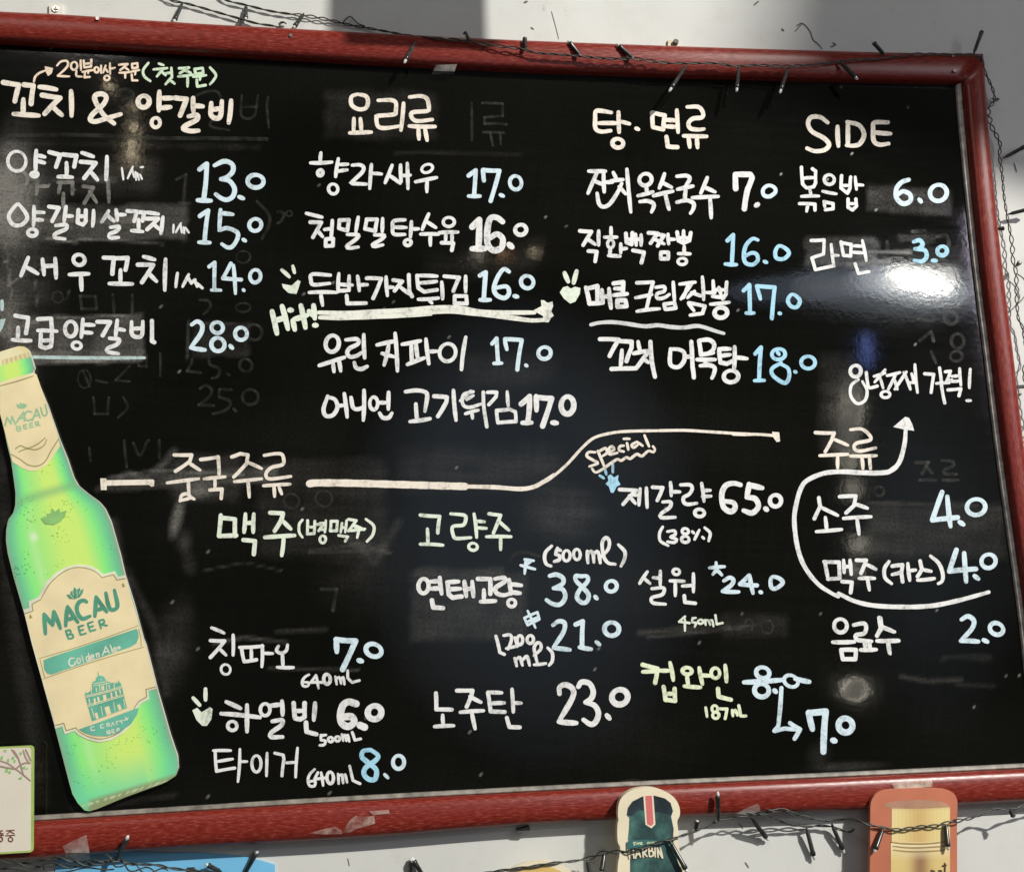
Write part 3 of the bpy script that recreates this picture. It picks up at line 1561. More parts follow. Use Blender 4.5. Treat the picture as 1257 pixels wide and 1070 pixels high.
-505,315 530,322
o620,237 60,48 20 40
>portion_text|white|23
~122,425 88,445 68,480 78,512 110,512 120,488 80,482
-175,430 135,485 230,485
-180,440 195,530
o260,460 25,38 0 30
-325,440 335,500
~330,460 355,445 370,495
~370,460 385,445 395,500
-420,395 420,450 455,485 510,470
>smiling_face|mint|36
@230 830
-45,165 95,220
-140,95 140,180
f38,260 75,240 110,275 175,235 195,250 185,330 150,380 115,380 70,335
>menu_text|white|38
-300,195 410,245
-260,285 560,315
o347,380 36,34 0 30
-460,220 460,425
o600,255 38,45 0 30
-635,225 720,215
-730,190 735,295
~655,345 730,335 725,375 650,430 645,465 735,465
-820,205 830,320 870,330 905,310 905,205
-830,265 900,262
-985,205 975,335
-915,355 920,425 995,445
>portion_text|white|24
-1030,450 1030,490
-1030,455 1070,450
~1030,490 1065,495 1055,525 1020,530
o1105,485 18,18
o1158,480 18,18
@360 830
-375,445 385,495
~385,460 400,450 410,495
~410,460 420,450 432,500
-455,430 475,490 520,480
>price_text|white|58
~485,210 430,195 385,220 362,300 375,360 425,385 470,350 450,310 390,310
-515,375 550,390
o627,277 52,52 0 52
>price_text|sky|42
~595,565 540,575 530,620 580,665 640,720 630,790 580,790 545,750 560,700 630,650 655,610 600,565
>price_text|blue|32
o812,660 42,52 0 34
-705,755 730,780
>menu_text|white|26
@230 830
-200,570 335,570
-215,575 225,730 365,705
-230,655 350,635
-405,560 390,810
-410,655 460,655
o533,672 36,62 0 26
-615,590 610,765
-675,590 740,605 745,640 730,765
-765,665 840,660
-850,550 835,775
>portion_text|white|24
~982,715 945,752 930,800 945,842 980,842 985,806 940,808
@360 830
-190,740 165,790 250,780
-215,740 230,840
o285,780 25,45 0 28
-345,750 350,825
~350,770 375,755 385,820
~385,770 400,755 415,815
-435,690 460,800 515,825
@510 770
>menu_text|white|34
-158,505 160,630 280,632
-210,675 215,760
-148,762 295,755
-320,485 440,485 430,530 395,610
-420,530 505,575
-345,652 525,640
-435,660 460,780
-560,500 580,645 690,650
-560,500 665,502
-580,585 685,580
-745,475 755,650
-760,580 815,582
-705,695 725,765 805,768
@620 770
>price_text|white|46
~420,510 420,460 465,440 520,470 520,540 420,715
-415,725 550,735
~565,455 590,420 650,430 680,490 665,545 620,575
~620,575 690,600 720,660 700,725 660,745 605,710
-785,675 805,700
o885,535 60,58 0 50
@380 520 300
>erased_writing|ghost|20
-60,850 140,850 120,960
-0,660 200,655 400,665
~1030,700 1060,670 1110,660 1180,680
@770 680
~900,560 930,500 970,530 960,590
o1080,560 45,50 0 16
@240 540
o740,470 60,55 0 18
o990,450 65,60 0 18
@100 540
>erased_writing|ghost|26
-330,0 350,210
~400,20 450,120 500,20 520,0
-60,60 70,160
-600,0 600,140
'''
LABELS = '''
@0 400 240
>neck_label|cream|10
f0,362 213,300 235,312 300,500 370,700 386,772 340,840 300,892 240,930 190,932 140,912 80,872 65,815 20,640 0,560
>printed_line|olive|9
-2,385 214,322
~72,825 130,858 180,893 240,900 290,870 330,800 378,725
~100,790 130,770 180,785 240,760 290,720
~120,810 170,790 230,795 280,770 300,730
>printed_lettering|soft|13
-32,640 45,590 70,628 78,582 100,632
-108,618 152,553 158,610
-120,595 155,588
~205,553 175,550 158,580 175,608 212,598
-208,605 235,535 258,590
-218,580 250,572
~262,525 275,572 295,575 302,555 290,505
>printed_lettering|soft|9
-105,645 112,675
~105,648 128,645 128,660 110,662
~112,662 135,662 130,675 112,675
-150,637 155,662
-150,637 172,632
-152,650 172,645
-155,662 178,657
-188,628 195,655
-188,628 210,622
-190,642 212,636
-195,655 218,648
-225,618 235,645
~226,619 245,615 248,628 230,632
-235,632 258,640
>lotus_emblem|soft|10
f110,522 104,500 122,506 135,490 142,502 150,494 158,500 174,505 168,522 148,532 122,530
@0 580 240
>lotus_emblem|leaf|10
f262,295 285,280 302,285 300,263 326,262 333,225 355,250 382,228 388,255 428,240 418,280 390,312 348,335 290,330
>body_label|ivory|10
f150,880 188,868 183,825 245,800 262,765 300,700 350,650 420,607 500,587 580,597 630,622 662,652 738,632 760,668 805,657 920,1068 935,1100 1008,1385 955,1405 960,1455 905,1485 882,1520 845,1620 785,1680 705,1720 635,1732 565,1715 505,1685 480,1660 415,1680 400,1630 355,1645 350,1620 205,1100
>label_panel|cream|10
f160,905 212,888 206,846 262,815 282,776 322,712 376,660 436,623 500,608 572,618 622,642 656,674 730,656 752,690 808,680 920,1068 935,1100 1000,1375 938,1392 942,1440 890,1470 864,1512 830,1602 775,1662 700,1700 636,1710 570,1695 514,1666 488,1638 424,1656 410,1608 358,1622 210,1100
>printed_line|olive|7
~160,905 185,898 212,888
-212,888 206,846 262,815
~262,815 282,776 322,712 376,660 436,623 500,608 572,618 622,642 656,674
-656,674 730,656 752,690 808,680
-1000,1375 938,1392 942,1440 890,1470
~890,1470 864,1512 830,1602 775,1662 700,1700 636,1710 570,1695 514,1666 488,1638
-488,1638 424,1656 410,1608 358,1622
@20 680 180
>label_band|teal|10
f232,908 300,880 1030,638 1046,660 1050,710 1030,762 980,795 300,1032 260,1020 238,985
>printed_line|olive|7
-195,893 1045,612
-228,1068 1090,795
~205,905 228,1000 245,1055
~1050,640 1068,720 1070,790
f110,530 122,512 138,545 115,552
f905,255 920,245 932,275 912,285
>printed_lettering|ivory|13
~497,890 465,892 450,928 472,958 505,938 502,922
o534,912 15,22
-560,868 578,925
o612,894 12,20
-618,850 634,912
~640,885 666,875 656,862 640,872 645,902 672,892
-682,852 694,885
~684,858 704,845 712,878
-738,868 766,790
-766,790 798,848
-750,840 786,830
-806,778 824,842
~832,822 858,812 848,798 832,810 838,838 864,826
o880,800 9,8
>printed_lettering|green|39
-250,680 238,512
-240,515 312,605
-312,608 322,490
-322,490 378,635
-424,612 440,448
-440,450 528,582
-432,560 500,542
~603,408 580,395 545,405 520,448 528,508 568,552 632,530
-674,530 684,366
-684,366 775,492
-690,478 750,458
~768,332 788,430 812,475 850,468 868,432 842,308
>printed_lettering|green|20
-425,655 448,725
~426,656 462,650 466,676 440,690
~440,690 480,686 486,714 450,724
-532,620 550,690
-532,620 576,608
-540,655 576,645
-550,690 598,676
-612,592 634,660
-612,592 656,578
-622,627 660,615
-634,660 680,646
-708,570 728,635
~709,570 746,560 754,585 718,602
-732,602 778,610
>lotus_emblem|green|8
f430,345 460,346 468,315 485,318 498,280 518,304 545,285 550,308 578,295 568,335 545,368 495,385 452,380
>lotus_veins|cream|5
-460,346 490,380
-485,322 490,350
-518,306 522,370
-550,308 540,340
@20 790 240
>church_emblem|teal|6
f440,322 446,318 447,300 452,318 470,306 490,290 486,262 494,242 510,236 516,214 526,206 524,180 528,178 532,204 545,203 566,212 574,232 590,238 610,246 640,252 655,246 658,228 663,246 672,252 685,300 712,410 488,496
>church_windows|cream|5
-443,334 688,268
-445,343 690,277
-458,394 700,322
-460,402 702,330
-493,268 655,238
-497,256 600,240
f503,446 520,440 530,478 514,484
f566,408 596,398 610,448 582,460
f648,392 666,386 678,422 660,428
f464,352 470,350 476,384 470,386
f496,352 508,348 514,386 502,390
f520,342 531,338 537,370 526,374
f556,330 576,324 582,360 562,366
f604,314 614,310 620,342 610,346
f634,304 644,300 650,334 640,338
f660,292 668,289 674,318 666,321
f545,270 562,265 567,296 550,301
f510,284 516,282 520,306 514,308
f592,262 598,260 602,284 596,286
-480,280 484,318
-534,262 540,322
-578,250 584,312
-628,246 632,300
-484,412 500,470
-545,400 556,462
-625,375 636,432
-690,352 700,408
-540,220 548,236
>label_base|teal|8
f402,548 480,522 788,408 778,450 740,512 665,566 585,592 500,590 442,572
>printed_lettering|ivory|7
~500,530 480,535 482,555 505,552
~560,518 542,520 545,540 565,536
-580,512 586,532
~580,512 596,508 598,518 584,522
-590,522 604,528
-612,528 618,504
-618,504 632,522
-642,500 648,518
-640,500 660,494
-665,496 682,490
-674,494 680,510
-690,492 720,475
-700,470 715,490
-580,560 586,578
~580,560 600,556 598,566 584,568
~584,568 604,566 602,575 586,578
-612,552 618,572
-612,552 628,548
-616,562 630,558
-618,572 634,568
-645,545 648,565
~645,545 660,542 660,552 648,554
'''
HARBIN = '''
@740 950 120
>printed_band|mid|20
f305,868 380,845 560,835 715,850 725,905 560,925 330,955 305,975
>printed_lettering|mint|14
~420,870 395,875 400,890 418,895 400,912
-440,870 438,900
-455,880 455,900
~455,885 475,875 478,900
~485,890 505,880 495,870 485,895 510,900
>printed_lettering|mint|13
-575,870 572,900
o598,882 12,14
-612,890 605,905
o640,882 12,16
-660,870 690,900
-685,862 668,900
>printed_lettering|cream|24
-332,985 345,1075
-392,965 400,1075
-340,1030 395,1020
-420,1075 448,955
-448,955 485,1060
-430,1030 475,1020
-510,940 520,1062
~510,940 555,945 555,985 515,1000
-520,1000 570,1055
-590,930 600,1055
~590,930 630,935 630,975 595,985
~595,985 645,990 645,1045 600,1055
-670,940 675,1060
-700,945 712,1065
-700,945 765,1075
-740,945 770,1070
'''
NOTICE = '''
@0 866 240
>printed_branch|branch|11
~-10,350 50,370 100,405 140,435 195,480
~90,285 115,330 135,390 150,440
~75,280 90,300 110,330
~150,285 165,330 190,370
~165,280 180,310 198,350
~105,400 150,370 195,365
~-10,385 40,395 100,405
>printed_leaves|leaf|9
f5,325 20,318 18,345 2,345
f45,345 58,335 60,358 48,365
f75,330 92,322 90,345 75,345
f88,348 102,345 98,365 85,362
f35,405 55,400 50,425 32,428
f55,420 70,412 68,435 52,435
f118,462 145,455 138,470 122,474
f140,395 165,385 162,408 148,405
f125,300 140,292 142,310 128,318
f20,285 45,280 40,295 25,296
f170,398 180,395 178,408 168,408
>printed_lettering|brown|8
-40,802 92,798
~66,800 58,812 44,822
~66,806 78,814 92,820
-36,834 96,830
-66,832 67,842
o68,857 14,14
-2,803 18,801
-2,803 2,820 20,819
-0,832 24,830
-10,820 10,832
o6,856 11,14
'''

# ------------------------------------------------------------ the wall behind
m, nt, b = mat('painted_wall')
f1 = noise(nt, 2.2, 5, 0.62); f2 = noise(nt, 26, 6, 0.7)
base = ramp(nt, f1, [(0.30, (0.60, 0.605, 0.57)), (0.55, (0.67, 0.675, 0.64))])
spots = ramp(nt, f2, [(0.24, (0.40, 0.36, 0.30)), (0.35, (0.95, 0.945, 0.93)), (0.5, (1, 1, 1))])
mx = N(nt, 'ShaderNodeMix', data_type='RGBA', blend_type='MULTIPLY'); mx.inputs[0].default_value = 0.8
nt.links.new(base, mx.inputs[6]); nt.links.new(spots, mx.inputs[7])
nt.links.new(mx.outputs[2], b.inputs['Base Color'])
b.inputs['Roughness'].default_value = 0.6
bp = N(nt, 'ShaderNodeBump'); bp.inputs['Strength'].default_value = 0.25; bp.inputs['Distance'].default_value = 0.0015
nt.links.new(noise(nt, 9, 6, 0.6), bp.inputs['Height']); nt.links.new(bp.outputs[0], b.inputs['Normal'])
WALLM = m
WALL_D = -0.007
mb = MB(); mb.box((0.3, -WALL_D + 0.05, 0.2), 2.6, 0.05, 1.9)
wall = mb.build('wall', WALLM); tag(wall, kind='structure')
CRACK = simple('plaster_crack', (0.16, 0.14, 0.12), 0.9)
for pts, wd in (([(978, 32), (985, 29), (994, 38), (998, 49), (1004, 54), (1009, 60)], 1.5), ([(984, 30), (976, 39)], 1.3),
                ([(1020, 58), (1026, 55), (1022, 53)], 2.2), ([(677, 14), (682, 32), (686, 48)], 0.7), ([(926, 6), (931, 2)], 2.0),
                ([(960, 36), (962, 38)], 2.0), ([(644, 3), (647, 2)], 2.5), ([(652, 34), (655, 36)], 1.6), ([(1245, 201), (1248, 211)], 1.6),
                ([(427, 1053), (429, 1062)], 0.9), ([(907, 1010), (912, 1016)], 1.2), ([(915, 1058), (919, 1064)], 1.4)):
    pen = Pen(WALL_D + 0.0006); pen.stroke(pts, wd, True); pen.mb.build('crack', CRACK, wall)

# ------------------------------------------------------------ menu board
BOARD = root('menu_board', P(600, 1000, 0), 'large black menu board in a red wooden frame with handwritten Korean dishes and prices', 'menu board')

# the face: black lacquer with wiped chalk dust and a painted reflection
x0, x1 = P(-150, 500)[0], 0.7835
z0, z1 = -0.192, 0.706
nx, nz = 470, 318
xs = np.linspace(x0, x1, nx); zs = np.linspace(z0, z1, nz)
X, Z = np.meshgrid(xs, zs)
q = np.stack([X - CAM[0], 0 * X - CAM[1], Z - CAM[2]], -1) @ ROT
U = q[..., 0] / q[..., 2] * F + CX; V = q[..., 1] / q[..., 2] * F + CY
rng = np.random.RandomState(3)


def vnoise(sx, sy, ang=0.0):
    c, s_ = math.cos(ang), math.sin(ang)
    a = (U * c + V * s_) / sx + 200; bb = (-U * s_ + V * c) / sy + 200
    g = rng.rand(600, 600)
    i, j = np.floor(a).astype(int) % 599, np.floor(bb).astype(int) % 599
    fa, fb = a - np.floor(a), bb - np.floor(bb)
    fa = fa * fa * (3 - 2 * fa); fb = fb * fb * (3 - 2 * fb)
    return (g[i, j] * (1 - fa) * (1 - fb) + g[i + 1, j] * fa * (1 - fb) + g[i, j + 1] * (1 - fa) * fb + g[i + 1, j + 1] * fa * fb)


def blob(cx, cy, rx, ry, ang=0.0, soft=0.5):
    c, s_ = math.cos(math.radians(ang)), math.sin(math.radians(ang))
    dx, dy = U - cx, V - cy
    r = np.sqrt(((dx * c + dy * s_) / rx) ** 2 + ((-dx * s_ + dy * c) / ry) ** 2)
    return np.clip((1 + soft - r) / (2 * soft), 0, 1) ** 1.5


def patch(xa, ya, xb, yb, soft=4, skew=0.0):
    v = V + skew * (U - xa)
    e = vnoise(18, 10) * 5 - 2.5
    return np.clip((U - xa + e) / soft, 0, 1) * np.clip((xb - U + e) / soft, 0, 1) * np.clip((v - ya + e) / soft, 0, 1) * np.clip((yb - v + e) / soft, 0, 1)


def smear(pts, wd, soft=1.0):
    d = np.full(U.shape, 1e9)
    for (ax, ay), (bx_, by_) in zip(pts[:-1], pts[1:]):
        t = np.clip(((U - ax) * (bx_ - ax) + (V - ay) * (by_ - ay)) / ((bx_ - ax) ** 2 + (by_ - ay) ** 2), 0, 1)
        d = np.minimum(d, np.hypot(U - ax - t * (bx_ - ax), V - ay - t * (by_ - ay)))
    return np.clip((wd - d) / (wd * soft), 0, 1)


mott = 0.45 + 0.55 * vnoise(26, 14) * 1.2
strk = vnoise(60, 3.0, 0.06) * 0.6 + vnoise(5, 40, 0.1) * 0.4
dust_reflection = 0.022 * (vnoise(130, 90) ** 2) + 0.016 * strk * vnoise(160, 110)
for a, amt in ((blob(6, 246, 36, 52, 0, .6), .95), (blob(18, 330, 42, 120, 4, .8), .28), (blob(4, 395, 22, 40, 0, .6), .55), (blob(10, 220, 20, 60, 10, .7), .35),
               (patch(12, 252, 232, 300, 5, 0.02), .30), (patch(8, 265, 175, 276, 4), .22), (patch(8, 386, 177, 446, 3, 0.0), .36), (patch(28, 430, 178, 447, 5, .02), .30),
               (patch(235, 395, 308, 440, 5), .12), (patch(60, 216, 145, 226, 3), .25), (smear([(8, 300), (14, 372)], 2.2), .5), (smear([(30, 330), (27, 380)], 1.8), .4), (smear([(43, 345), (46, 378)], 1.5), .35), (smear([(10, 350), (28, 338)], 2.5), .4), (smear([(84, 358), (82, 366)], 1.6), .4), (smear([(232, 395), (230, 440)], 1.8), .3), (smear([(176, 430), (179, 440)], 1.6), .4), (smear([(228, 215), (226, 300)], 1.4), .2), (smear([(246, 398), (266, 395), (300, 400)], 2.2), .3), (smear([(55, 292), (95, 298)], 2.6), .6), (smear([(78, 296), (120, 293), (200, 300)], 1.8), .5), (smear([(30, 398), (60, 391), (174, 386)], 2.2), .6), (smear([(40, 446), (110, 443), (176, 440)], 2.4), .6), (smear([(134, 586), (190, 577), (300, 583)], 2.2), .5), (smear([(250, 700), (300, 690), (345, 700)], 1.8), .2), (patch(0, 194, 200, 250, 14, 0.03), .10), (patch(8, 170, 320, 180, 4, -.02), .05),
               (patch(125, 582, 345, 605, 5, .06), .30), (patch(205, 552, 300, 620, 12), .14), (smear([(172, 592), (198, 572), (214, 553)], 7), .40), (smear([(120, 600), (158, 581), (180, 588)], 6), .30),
               (blob(217, 636, 7, 22, 14, .5), .75), (blob(244, 602, 18, 9, -15, .6), .55), (blob(226, 664, 9, 13, 10, .6), .22), (blob(232, 690, 8, 14, -10, .6), .14),  # cream patch: a mirrored figure's reflection painted in as dust
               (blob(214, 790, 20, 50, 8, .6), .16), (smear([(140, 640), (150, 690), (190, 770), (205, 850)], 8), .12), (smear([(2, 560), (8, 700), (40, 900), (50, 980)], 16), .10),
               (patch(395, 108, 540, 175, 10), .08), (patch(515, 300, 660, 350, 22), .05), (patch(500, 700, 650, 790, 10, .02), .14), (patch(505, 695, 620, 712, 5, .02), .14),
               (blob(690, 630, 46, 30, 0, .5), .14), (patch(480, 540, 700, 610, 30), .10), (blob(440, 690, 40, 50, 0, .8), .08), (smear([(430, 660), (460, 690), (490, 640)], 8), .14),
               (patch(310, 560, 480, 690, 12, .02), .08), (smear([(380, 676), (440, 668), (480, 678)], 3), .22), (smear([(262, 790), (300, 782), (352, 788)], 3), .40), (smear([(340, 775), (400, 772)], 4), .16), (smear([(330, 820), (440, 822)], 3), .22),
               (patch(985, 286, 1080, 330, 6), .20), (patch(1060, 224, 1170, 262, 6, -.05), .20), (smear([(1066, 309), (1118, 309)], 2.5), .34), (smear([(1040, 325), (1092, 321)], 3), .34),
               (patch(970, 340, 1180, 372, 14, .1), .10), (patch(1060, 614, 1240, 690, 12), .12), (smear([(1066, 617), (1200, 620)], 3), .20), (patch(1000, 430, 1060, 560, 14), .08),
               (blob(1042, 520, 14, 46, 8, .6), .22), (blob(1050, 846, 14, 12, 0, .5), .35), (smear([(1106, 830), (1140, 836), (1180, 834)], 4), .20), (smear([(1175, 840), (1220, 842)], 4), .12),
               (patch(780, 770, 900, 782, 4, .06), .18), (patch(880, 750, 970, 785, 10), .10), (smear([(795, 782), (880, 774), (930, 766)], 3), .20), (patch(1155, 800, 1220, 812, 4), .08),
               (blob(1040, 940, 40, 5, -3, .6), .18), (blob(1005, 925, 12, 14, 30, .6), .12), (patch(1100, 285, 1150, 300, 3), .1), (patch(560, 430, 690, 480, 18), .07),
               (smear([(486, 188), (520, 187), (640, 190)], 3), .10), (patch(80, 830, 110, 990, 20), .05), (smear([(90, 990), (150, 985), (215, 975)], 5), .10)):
    dust_reflection += amt * a * (mott if amt < .6 else 0.7 + .3 * mott) * (0.6 + 0.8 * strk)
dust_reflection += 0.55 * (rng.rand(*dust_reflection.shape) > 0.9996) * (vnoise(90, 90) > 0.45)
dust_reflection += 0.9 * (rng.rand(*dust_reflection.shape) > 0.9997)
dust_reflection = np.clip(dust_reflection, 0, 1)
idx = np.arange(nx * nz).reshape(nz, nx)
me_v = np.stack([X, np.zeros_like(X), Z], -1).reshape(-1, 3)
me_f = np.stack([idx[:-1, :-1], idx[:-1, 1:], idx[1:, 1:], idx[1:, :-1]], -1).reshape(-1, 4)
m, nt, b = mat('black_lacquer')
at = N(nt, 'ShaderNodeAttribute'); at.attribute_name = 'dust_reflection'
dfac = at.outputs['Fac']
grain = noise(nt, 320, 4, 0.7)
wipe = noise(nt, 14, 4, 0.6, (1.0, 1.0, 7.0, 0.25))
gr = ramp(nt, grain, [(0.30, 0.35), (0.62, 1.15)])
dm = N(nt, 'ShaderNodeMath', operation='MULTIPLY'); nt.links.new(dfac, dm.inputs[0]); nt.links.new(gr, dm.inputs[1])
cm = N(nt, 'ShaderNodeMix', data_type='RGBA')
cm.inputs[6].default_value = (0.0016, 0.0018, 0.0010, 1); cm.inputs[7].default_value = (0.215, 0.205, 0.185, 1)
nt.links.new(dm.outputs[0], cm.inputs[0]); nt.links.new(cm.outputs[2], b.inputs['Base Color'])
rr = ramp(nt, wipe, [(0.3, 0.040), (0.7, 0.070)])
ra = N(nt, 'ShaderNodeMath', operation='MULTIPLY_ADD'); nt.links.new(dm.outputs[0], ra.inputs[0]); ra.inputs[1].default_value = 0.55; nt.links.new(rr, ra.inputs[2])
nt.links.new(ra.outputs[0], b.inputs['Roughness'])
bp = N(nt, 'ShaderNodeBump'); b.inputs['Specular IOR Level'].default_value = 0.4
bp.inputs['Strength'].default_value = 0.04; bp.inputs['Distance'].default_value = 0.001
nt.links.new(noise(nt, 120, 3, 0.6), bp.inputs['Height']); nt.links.new(bp.outputs[0], b.inputs['Normal'])
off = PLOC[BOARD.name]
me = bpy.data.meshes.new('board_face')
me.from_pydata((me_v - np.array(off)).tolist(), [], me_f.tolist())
a = me.attributes.new('dust_reflection', 'FLOAT', 'POINT'); a.data.foreach_set('value', dust_reflection.ravel().astype(np.float32))
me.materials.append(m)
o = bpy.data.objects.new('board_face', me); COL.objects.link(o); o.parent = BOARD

# frame rails --------------------------------------------------
m, nt, b = mat('red_wood')
tc = N(nt, 'ShaderNodeAttribute'); tc.attribute_name = 'grain'
gn = N(nt, 'ShaderNodeTexNoise'); gn.inputs['Scale'].default_value = 1.0; gn.inputs['Detail'].default_value = 5; gn.inputs['Roughness'].default_value = 0.6
nt.links.new(tc.outputs['Vector'], gn.inputs['Vector'])
nt.links.new(ramp(nt, gn.outputs['Fac'], [(0.25, (0.105, 0.009, 0.006)), (0.45, (0.185, 0.017, 0.010)), (0.58, (0.235, 0.029, 0.018)), (0.74, (0.38, 0.10, 0.07))]), b.inputs['Base Color'])
b.inputs['Roughness'].default_value = 0.36
nt.links.new(ramp(nt, gn.outputs['Fac'], [(0.3, 0.27), (0.7, 0.42)]), b.inputs['Roughness'])
bp = N(nt, 'ShaderNodeBump'); b.inputs['Specular IOR Level'].default_value = 0.45
bp.inputs['Strength'].default_value = 0.08; bp.inputs['Distance'].default_value = 0.0006
nt.links.new(gn.outputs['Fac'], bp.inputs['Height']); nt.links.new(bp.outputs[0], b.inputs['Normal'])
WOOD = m
TRIM = simple('grey_trim', (0.52, 0.47, 0.41), 0.42, 0.25, 90)
TRIM2 = simple('dull_grey_trim', (0.25, 0.225, 0.19), 0.5, 0.25, 90)
EDGE = simple('frame_back_edge', (0.045, 0.040, 0.038), 0.6)


def polyline(pts, n):
    p = np.array(catmull(pts, 6)); s_ = np.concatenate([[0], np.cumsum(np.linalg.norm(np.diff(p, axis=0), axis=1))])
    t = np.linspace(0, s_[-1], n)
    return np.stack([np.interp(t, s_, p[:, 0]), np.interp(t, s_, p[:, 1])], -1), t


def loft(inner, outer, prof, name, material, n=80, dout=0.008):
    a, sa = polyline(inner, n); b_, _ = polyline(outer, n)
    mb = MB(); gr = []
    for i in range(n):
        A = P(*a[i], 0.0); B = P(*b_[i], dout)
        for t, d in prof:
            mb.v.append((A[0] + (B[0] - A[0]) * t, -d, A[2] + (B[2] - A[2]) * t))
            gr.append((sa[i] / 10.0, t * 21.0 + d * 420, 3.0 + len(name)))
    k = len(prof)
    mb.f = [(i * k + j, i * k + j + 1, (i + 1) * k + j + 1, (i + 1) * k + j) for i in range(n - 1) for j in range(k - 1)]
    mb.f += [tuple(range(k)), tuple(range((n - 1) * k, n * k))[::-1]]
    return mb.build(name, material, BOARD, True, {'grain': gr})


PROF = [(0, -0.001), (0, 0.008), (0.015, 0.0100), (0.05, 0.0125), (0.12, 0.0145), (0.24, 0.0160), (0.42, 0.0170), (0.60, 0.0172), (0.76, 0.0164), (0.88, 0.0145), (0.95, 0.0120), (0.99, 0.0090), (1.0, 0.0060), (1.0, -0.0068)]
TI = [(-126, 48), (0, 55.2), (120, 61.8), (240, 68.6), (350, 75), (450, 80.5), (560, 86), (660, 90.8), (850, 97.2), (1000, 100.8), (1090, 102.6), (1178, 104.4)]
TO = [(-166, 5), (0, 15), (80, 18.8), (240, 29.6), (340, 35), (460, 41.5), (560, 46.5), (660, 51), (850, 58), (1000, 62.6), (1090, 65), (1206, 66.5)]
RI = [(1178, 104.4), (1184.5, 180), (1198, 316), (1213, 436), (1227.5, 556), (1253, 740), (1267, 860), (1281, 940)]
RO = [(1206, 66.5), (1214, 180), (1228, 316), (1242.7, 436), (1256.5, 556), (1282, 740), (1299, 860), (1318, 980)]
BI = [(-126, 1017), (41, 1006.6), (240, 994), (420, 983), (660, 970), (820, 962.2), (1060, 951.4), (1257, 942), (1281, 940)]
BO = [(-166, 1069), (41, 1054), (200, 1041.5), (440, 1028), (640, 1012), (820, 1002.6), (1060, 993), (1257, 983), (1318, 980)]
LI = [(-126, 48), (-126, 500), (-126, 1017)]
LO = [(-166, 5), (-166, 500), (-166, 1069)]
for I_, O_ in ((TI, TO), (RI, RO), (BI, BO), (LI, LO)):
    loft(I_, O_, PROF, 'frame_rail', WOOD)
TP = [(0, -0.001), (0, 0.0028), (0.2, 0.0042), (0.45, 0.0036), (0.55, 0.0050), (0.85, 0.0050), (1.0, 0.0035), (1.0, -0.001)]
loft([(1172.4, 106), (1178.6, 180), (1192.4, 316), (1207.4, 436), (1222, 556), (1247.5, 740), (1261, 860), (1275, 937)], RI, TP, 'trim_strip', TRIM, 60, 0.0)
loft([(-126, 1011), (41, 1000.4), (240, 988), (420, 977), (660, 964.2), (820, 956.5), (1060, 945.8), (1257, 936.4), (1275, 935.4)], BI, TP, 'trim_strip', TRIM2, 60, 0.0)

# all the handwriting
LETTERING = write(STROKES, BOARD, 0.00025, INK)

# remains of old tape and torn paper on the frame, screws, scuffs
RES = film('paper_residue', (0.62, 0.45, 0.38), 0.75, 0.6, 80)


def rail_patch(pts, d, material, name):
    mb = MB(); mb.poly([P(x, y, d) for x, y in pts]); return mb.build(name, material, BOARD)


def zp(tile, pts, wd=240):
    k = 1257.0 / wd
    return [(tile[0] + x / k, tile[1] + y / k) for x, y in pts]


rail_patch(zp((420, 866), [(5, 815), (30, 760), (60, 725), (90, 705), (160, 712), (205, 706), (212, 755), (150, 775), (90, 790), (50, 815)]), 0.0182, RES, 'paper_scrap')
rail_patch(zp((420, 866), [(170, 675), (300, 668), (305, 690), (200, 702)]), 0.0181, RES, 'paper_scrap')
rail_patch(zp((200, 866), [(935, 818), (1040, 790), (1110, 775), (1150, 800), (1155, 822), (1050, 826)]), 0.0178, RES, 'paper_scrap')
SCREW = simple('steel_screw', (0.62, 0.60, 0.56), 0.3, 0.1, 90, 0.9)
for cx, cy in ((120, 24), (357, 44.5), (1169, 69), (1171, 88)):
    mb = MB(); c = P(cx, cy, 0.0165); mb.tube([c, c + np.array([0, -0.0022, 0])], 0.0021, 10); mb.build('screw', SCREW, BOARD)

# ------------------------------------------------------------ printed cut-outs
def vcol(name, rough=0.35, dots=True):
    m, nt, b = mat(name)
    at = N(nt, 'ShaderNodeAttribute'); at.attribute_name = 'print'
    c = at.outputs['Color']
    if dots:
        tc = N(nt, 'ShaderNodeTexCoord'); vo = N(nt, 'ShaderNodeTexVoronoi'); vo.inputs['Scale'].default_value = 290
        mp = N(nt, 'ShaderNodeMapping'); mp.inputs['Scale'].default_value = (1, 0.01, 1)
        nt.links.new(tc.outputs['Object'], mp.inputs[0]); nt.links.new(mp.outputs[0], vo.inputs['Vector'])
        sz = noise(nt, 34, 2)
        lt = N(nt, 'ShaderNodeMath', operation='LESS_THAN'); nt.links.new(vo.outputs['Distance'], lt.inputs[0])
        ms = ramp(nt, sz, [(0.42, 0.0), (0.72, 0.34)]); nt.links.new(ms, lt.inputs[1])
        mx = N(nt, 'ShaderNodeMix', data_type='RGBA', blend_type='MULTIPLY'); nt.links.new(lt.outputs[0], mx.inputs[0])
        nt.links.new(c, mx.inputs[6]); mx.inputs[7].default_value = (0.55, 0.68, 0.5, 1); c = mx.outputs[2]
    nt.links.new(c, b.inputs['Base Color']); b.inputs['Roughness'].default_value = rough
    return m


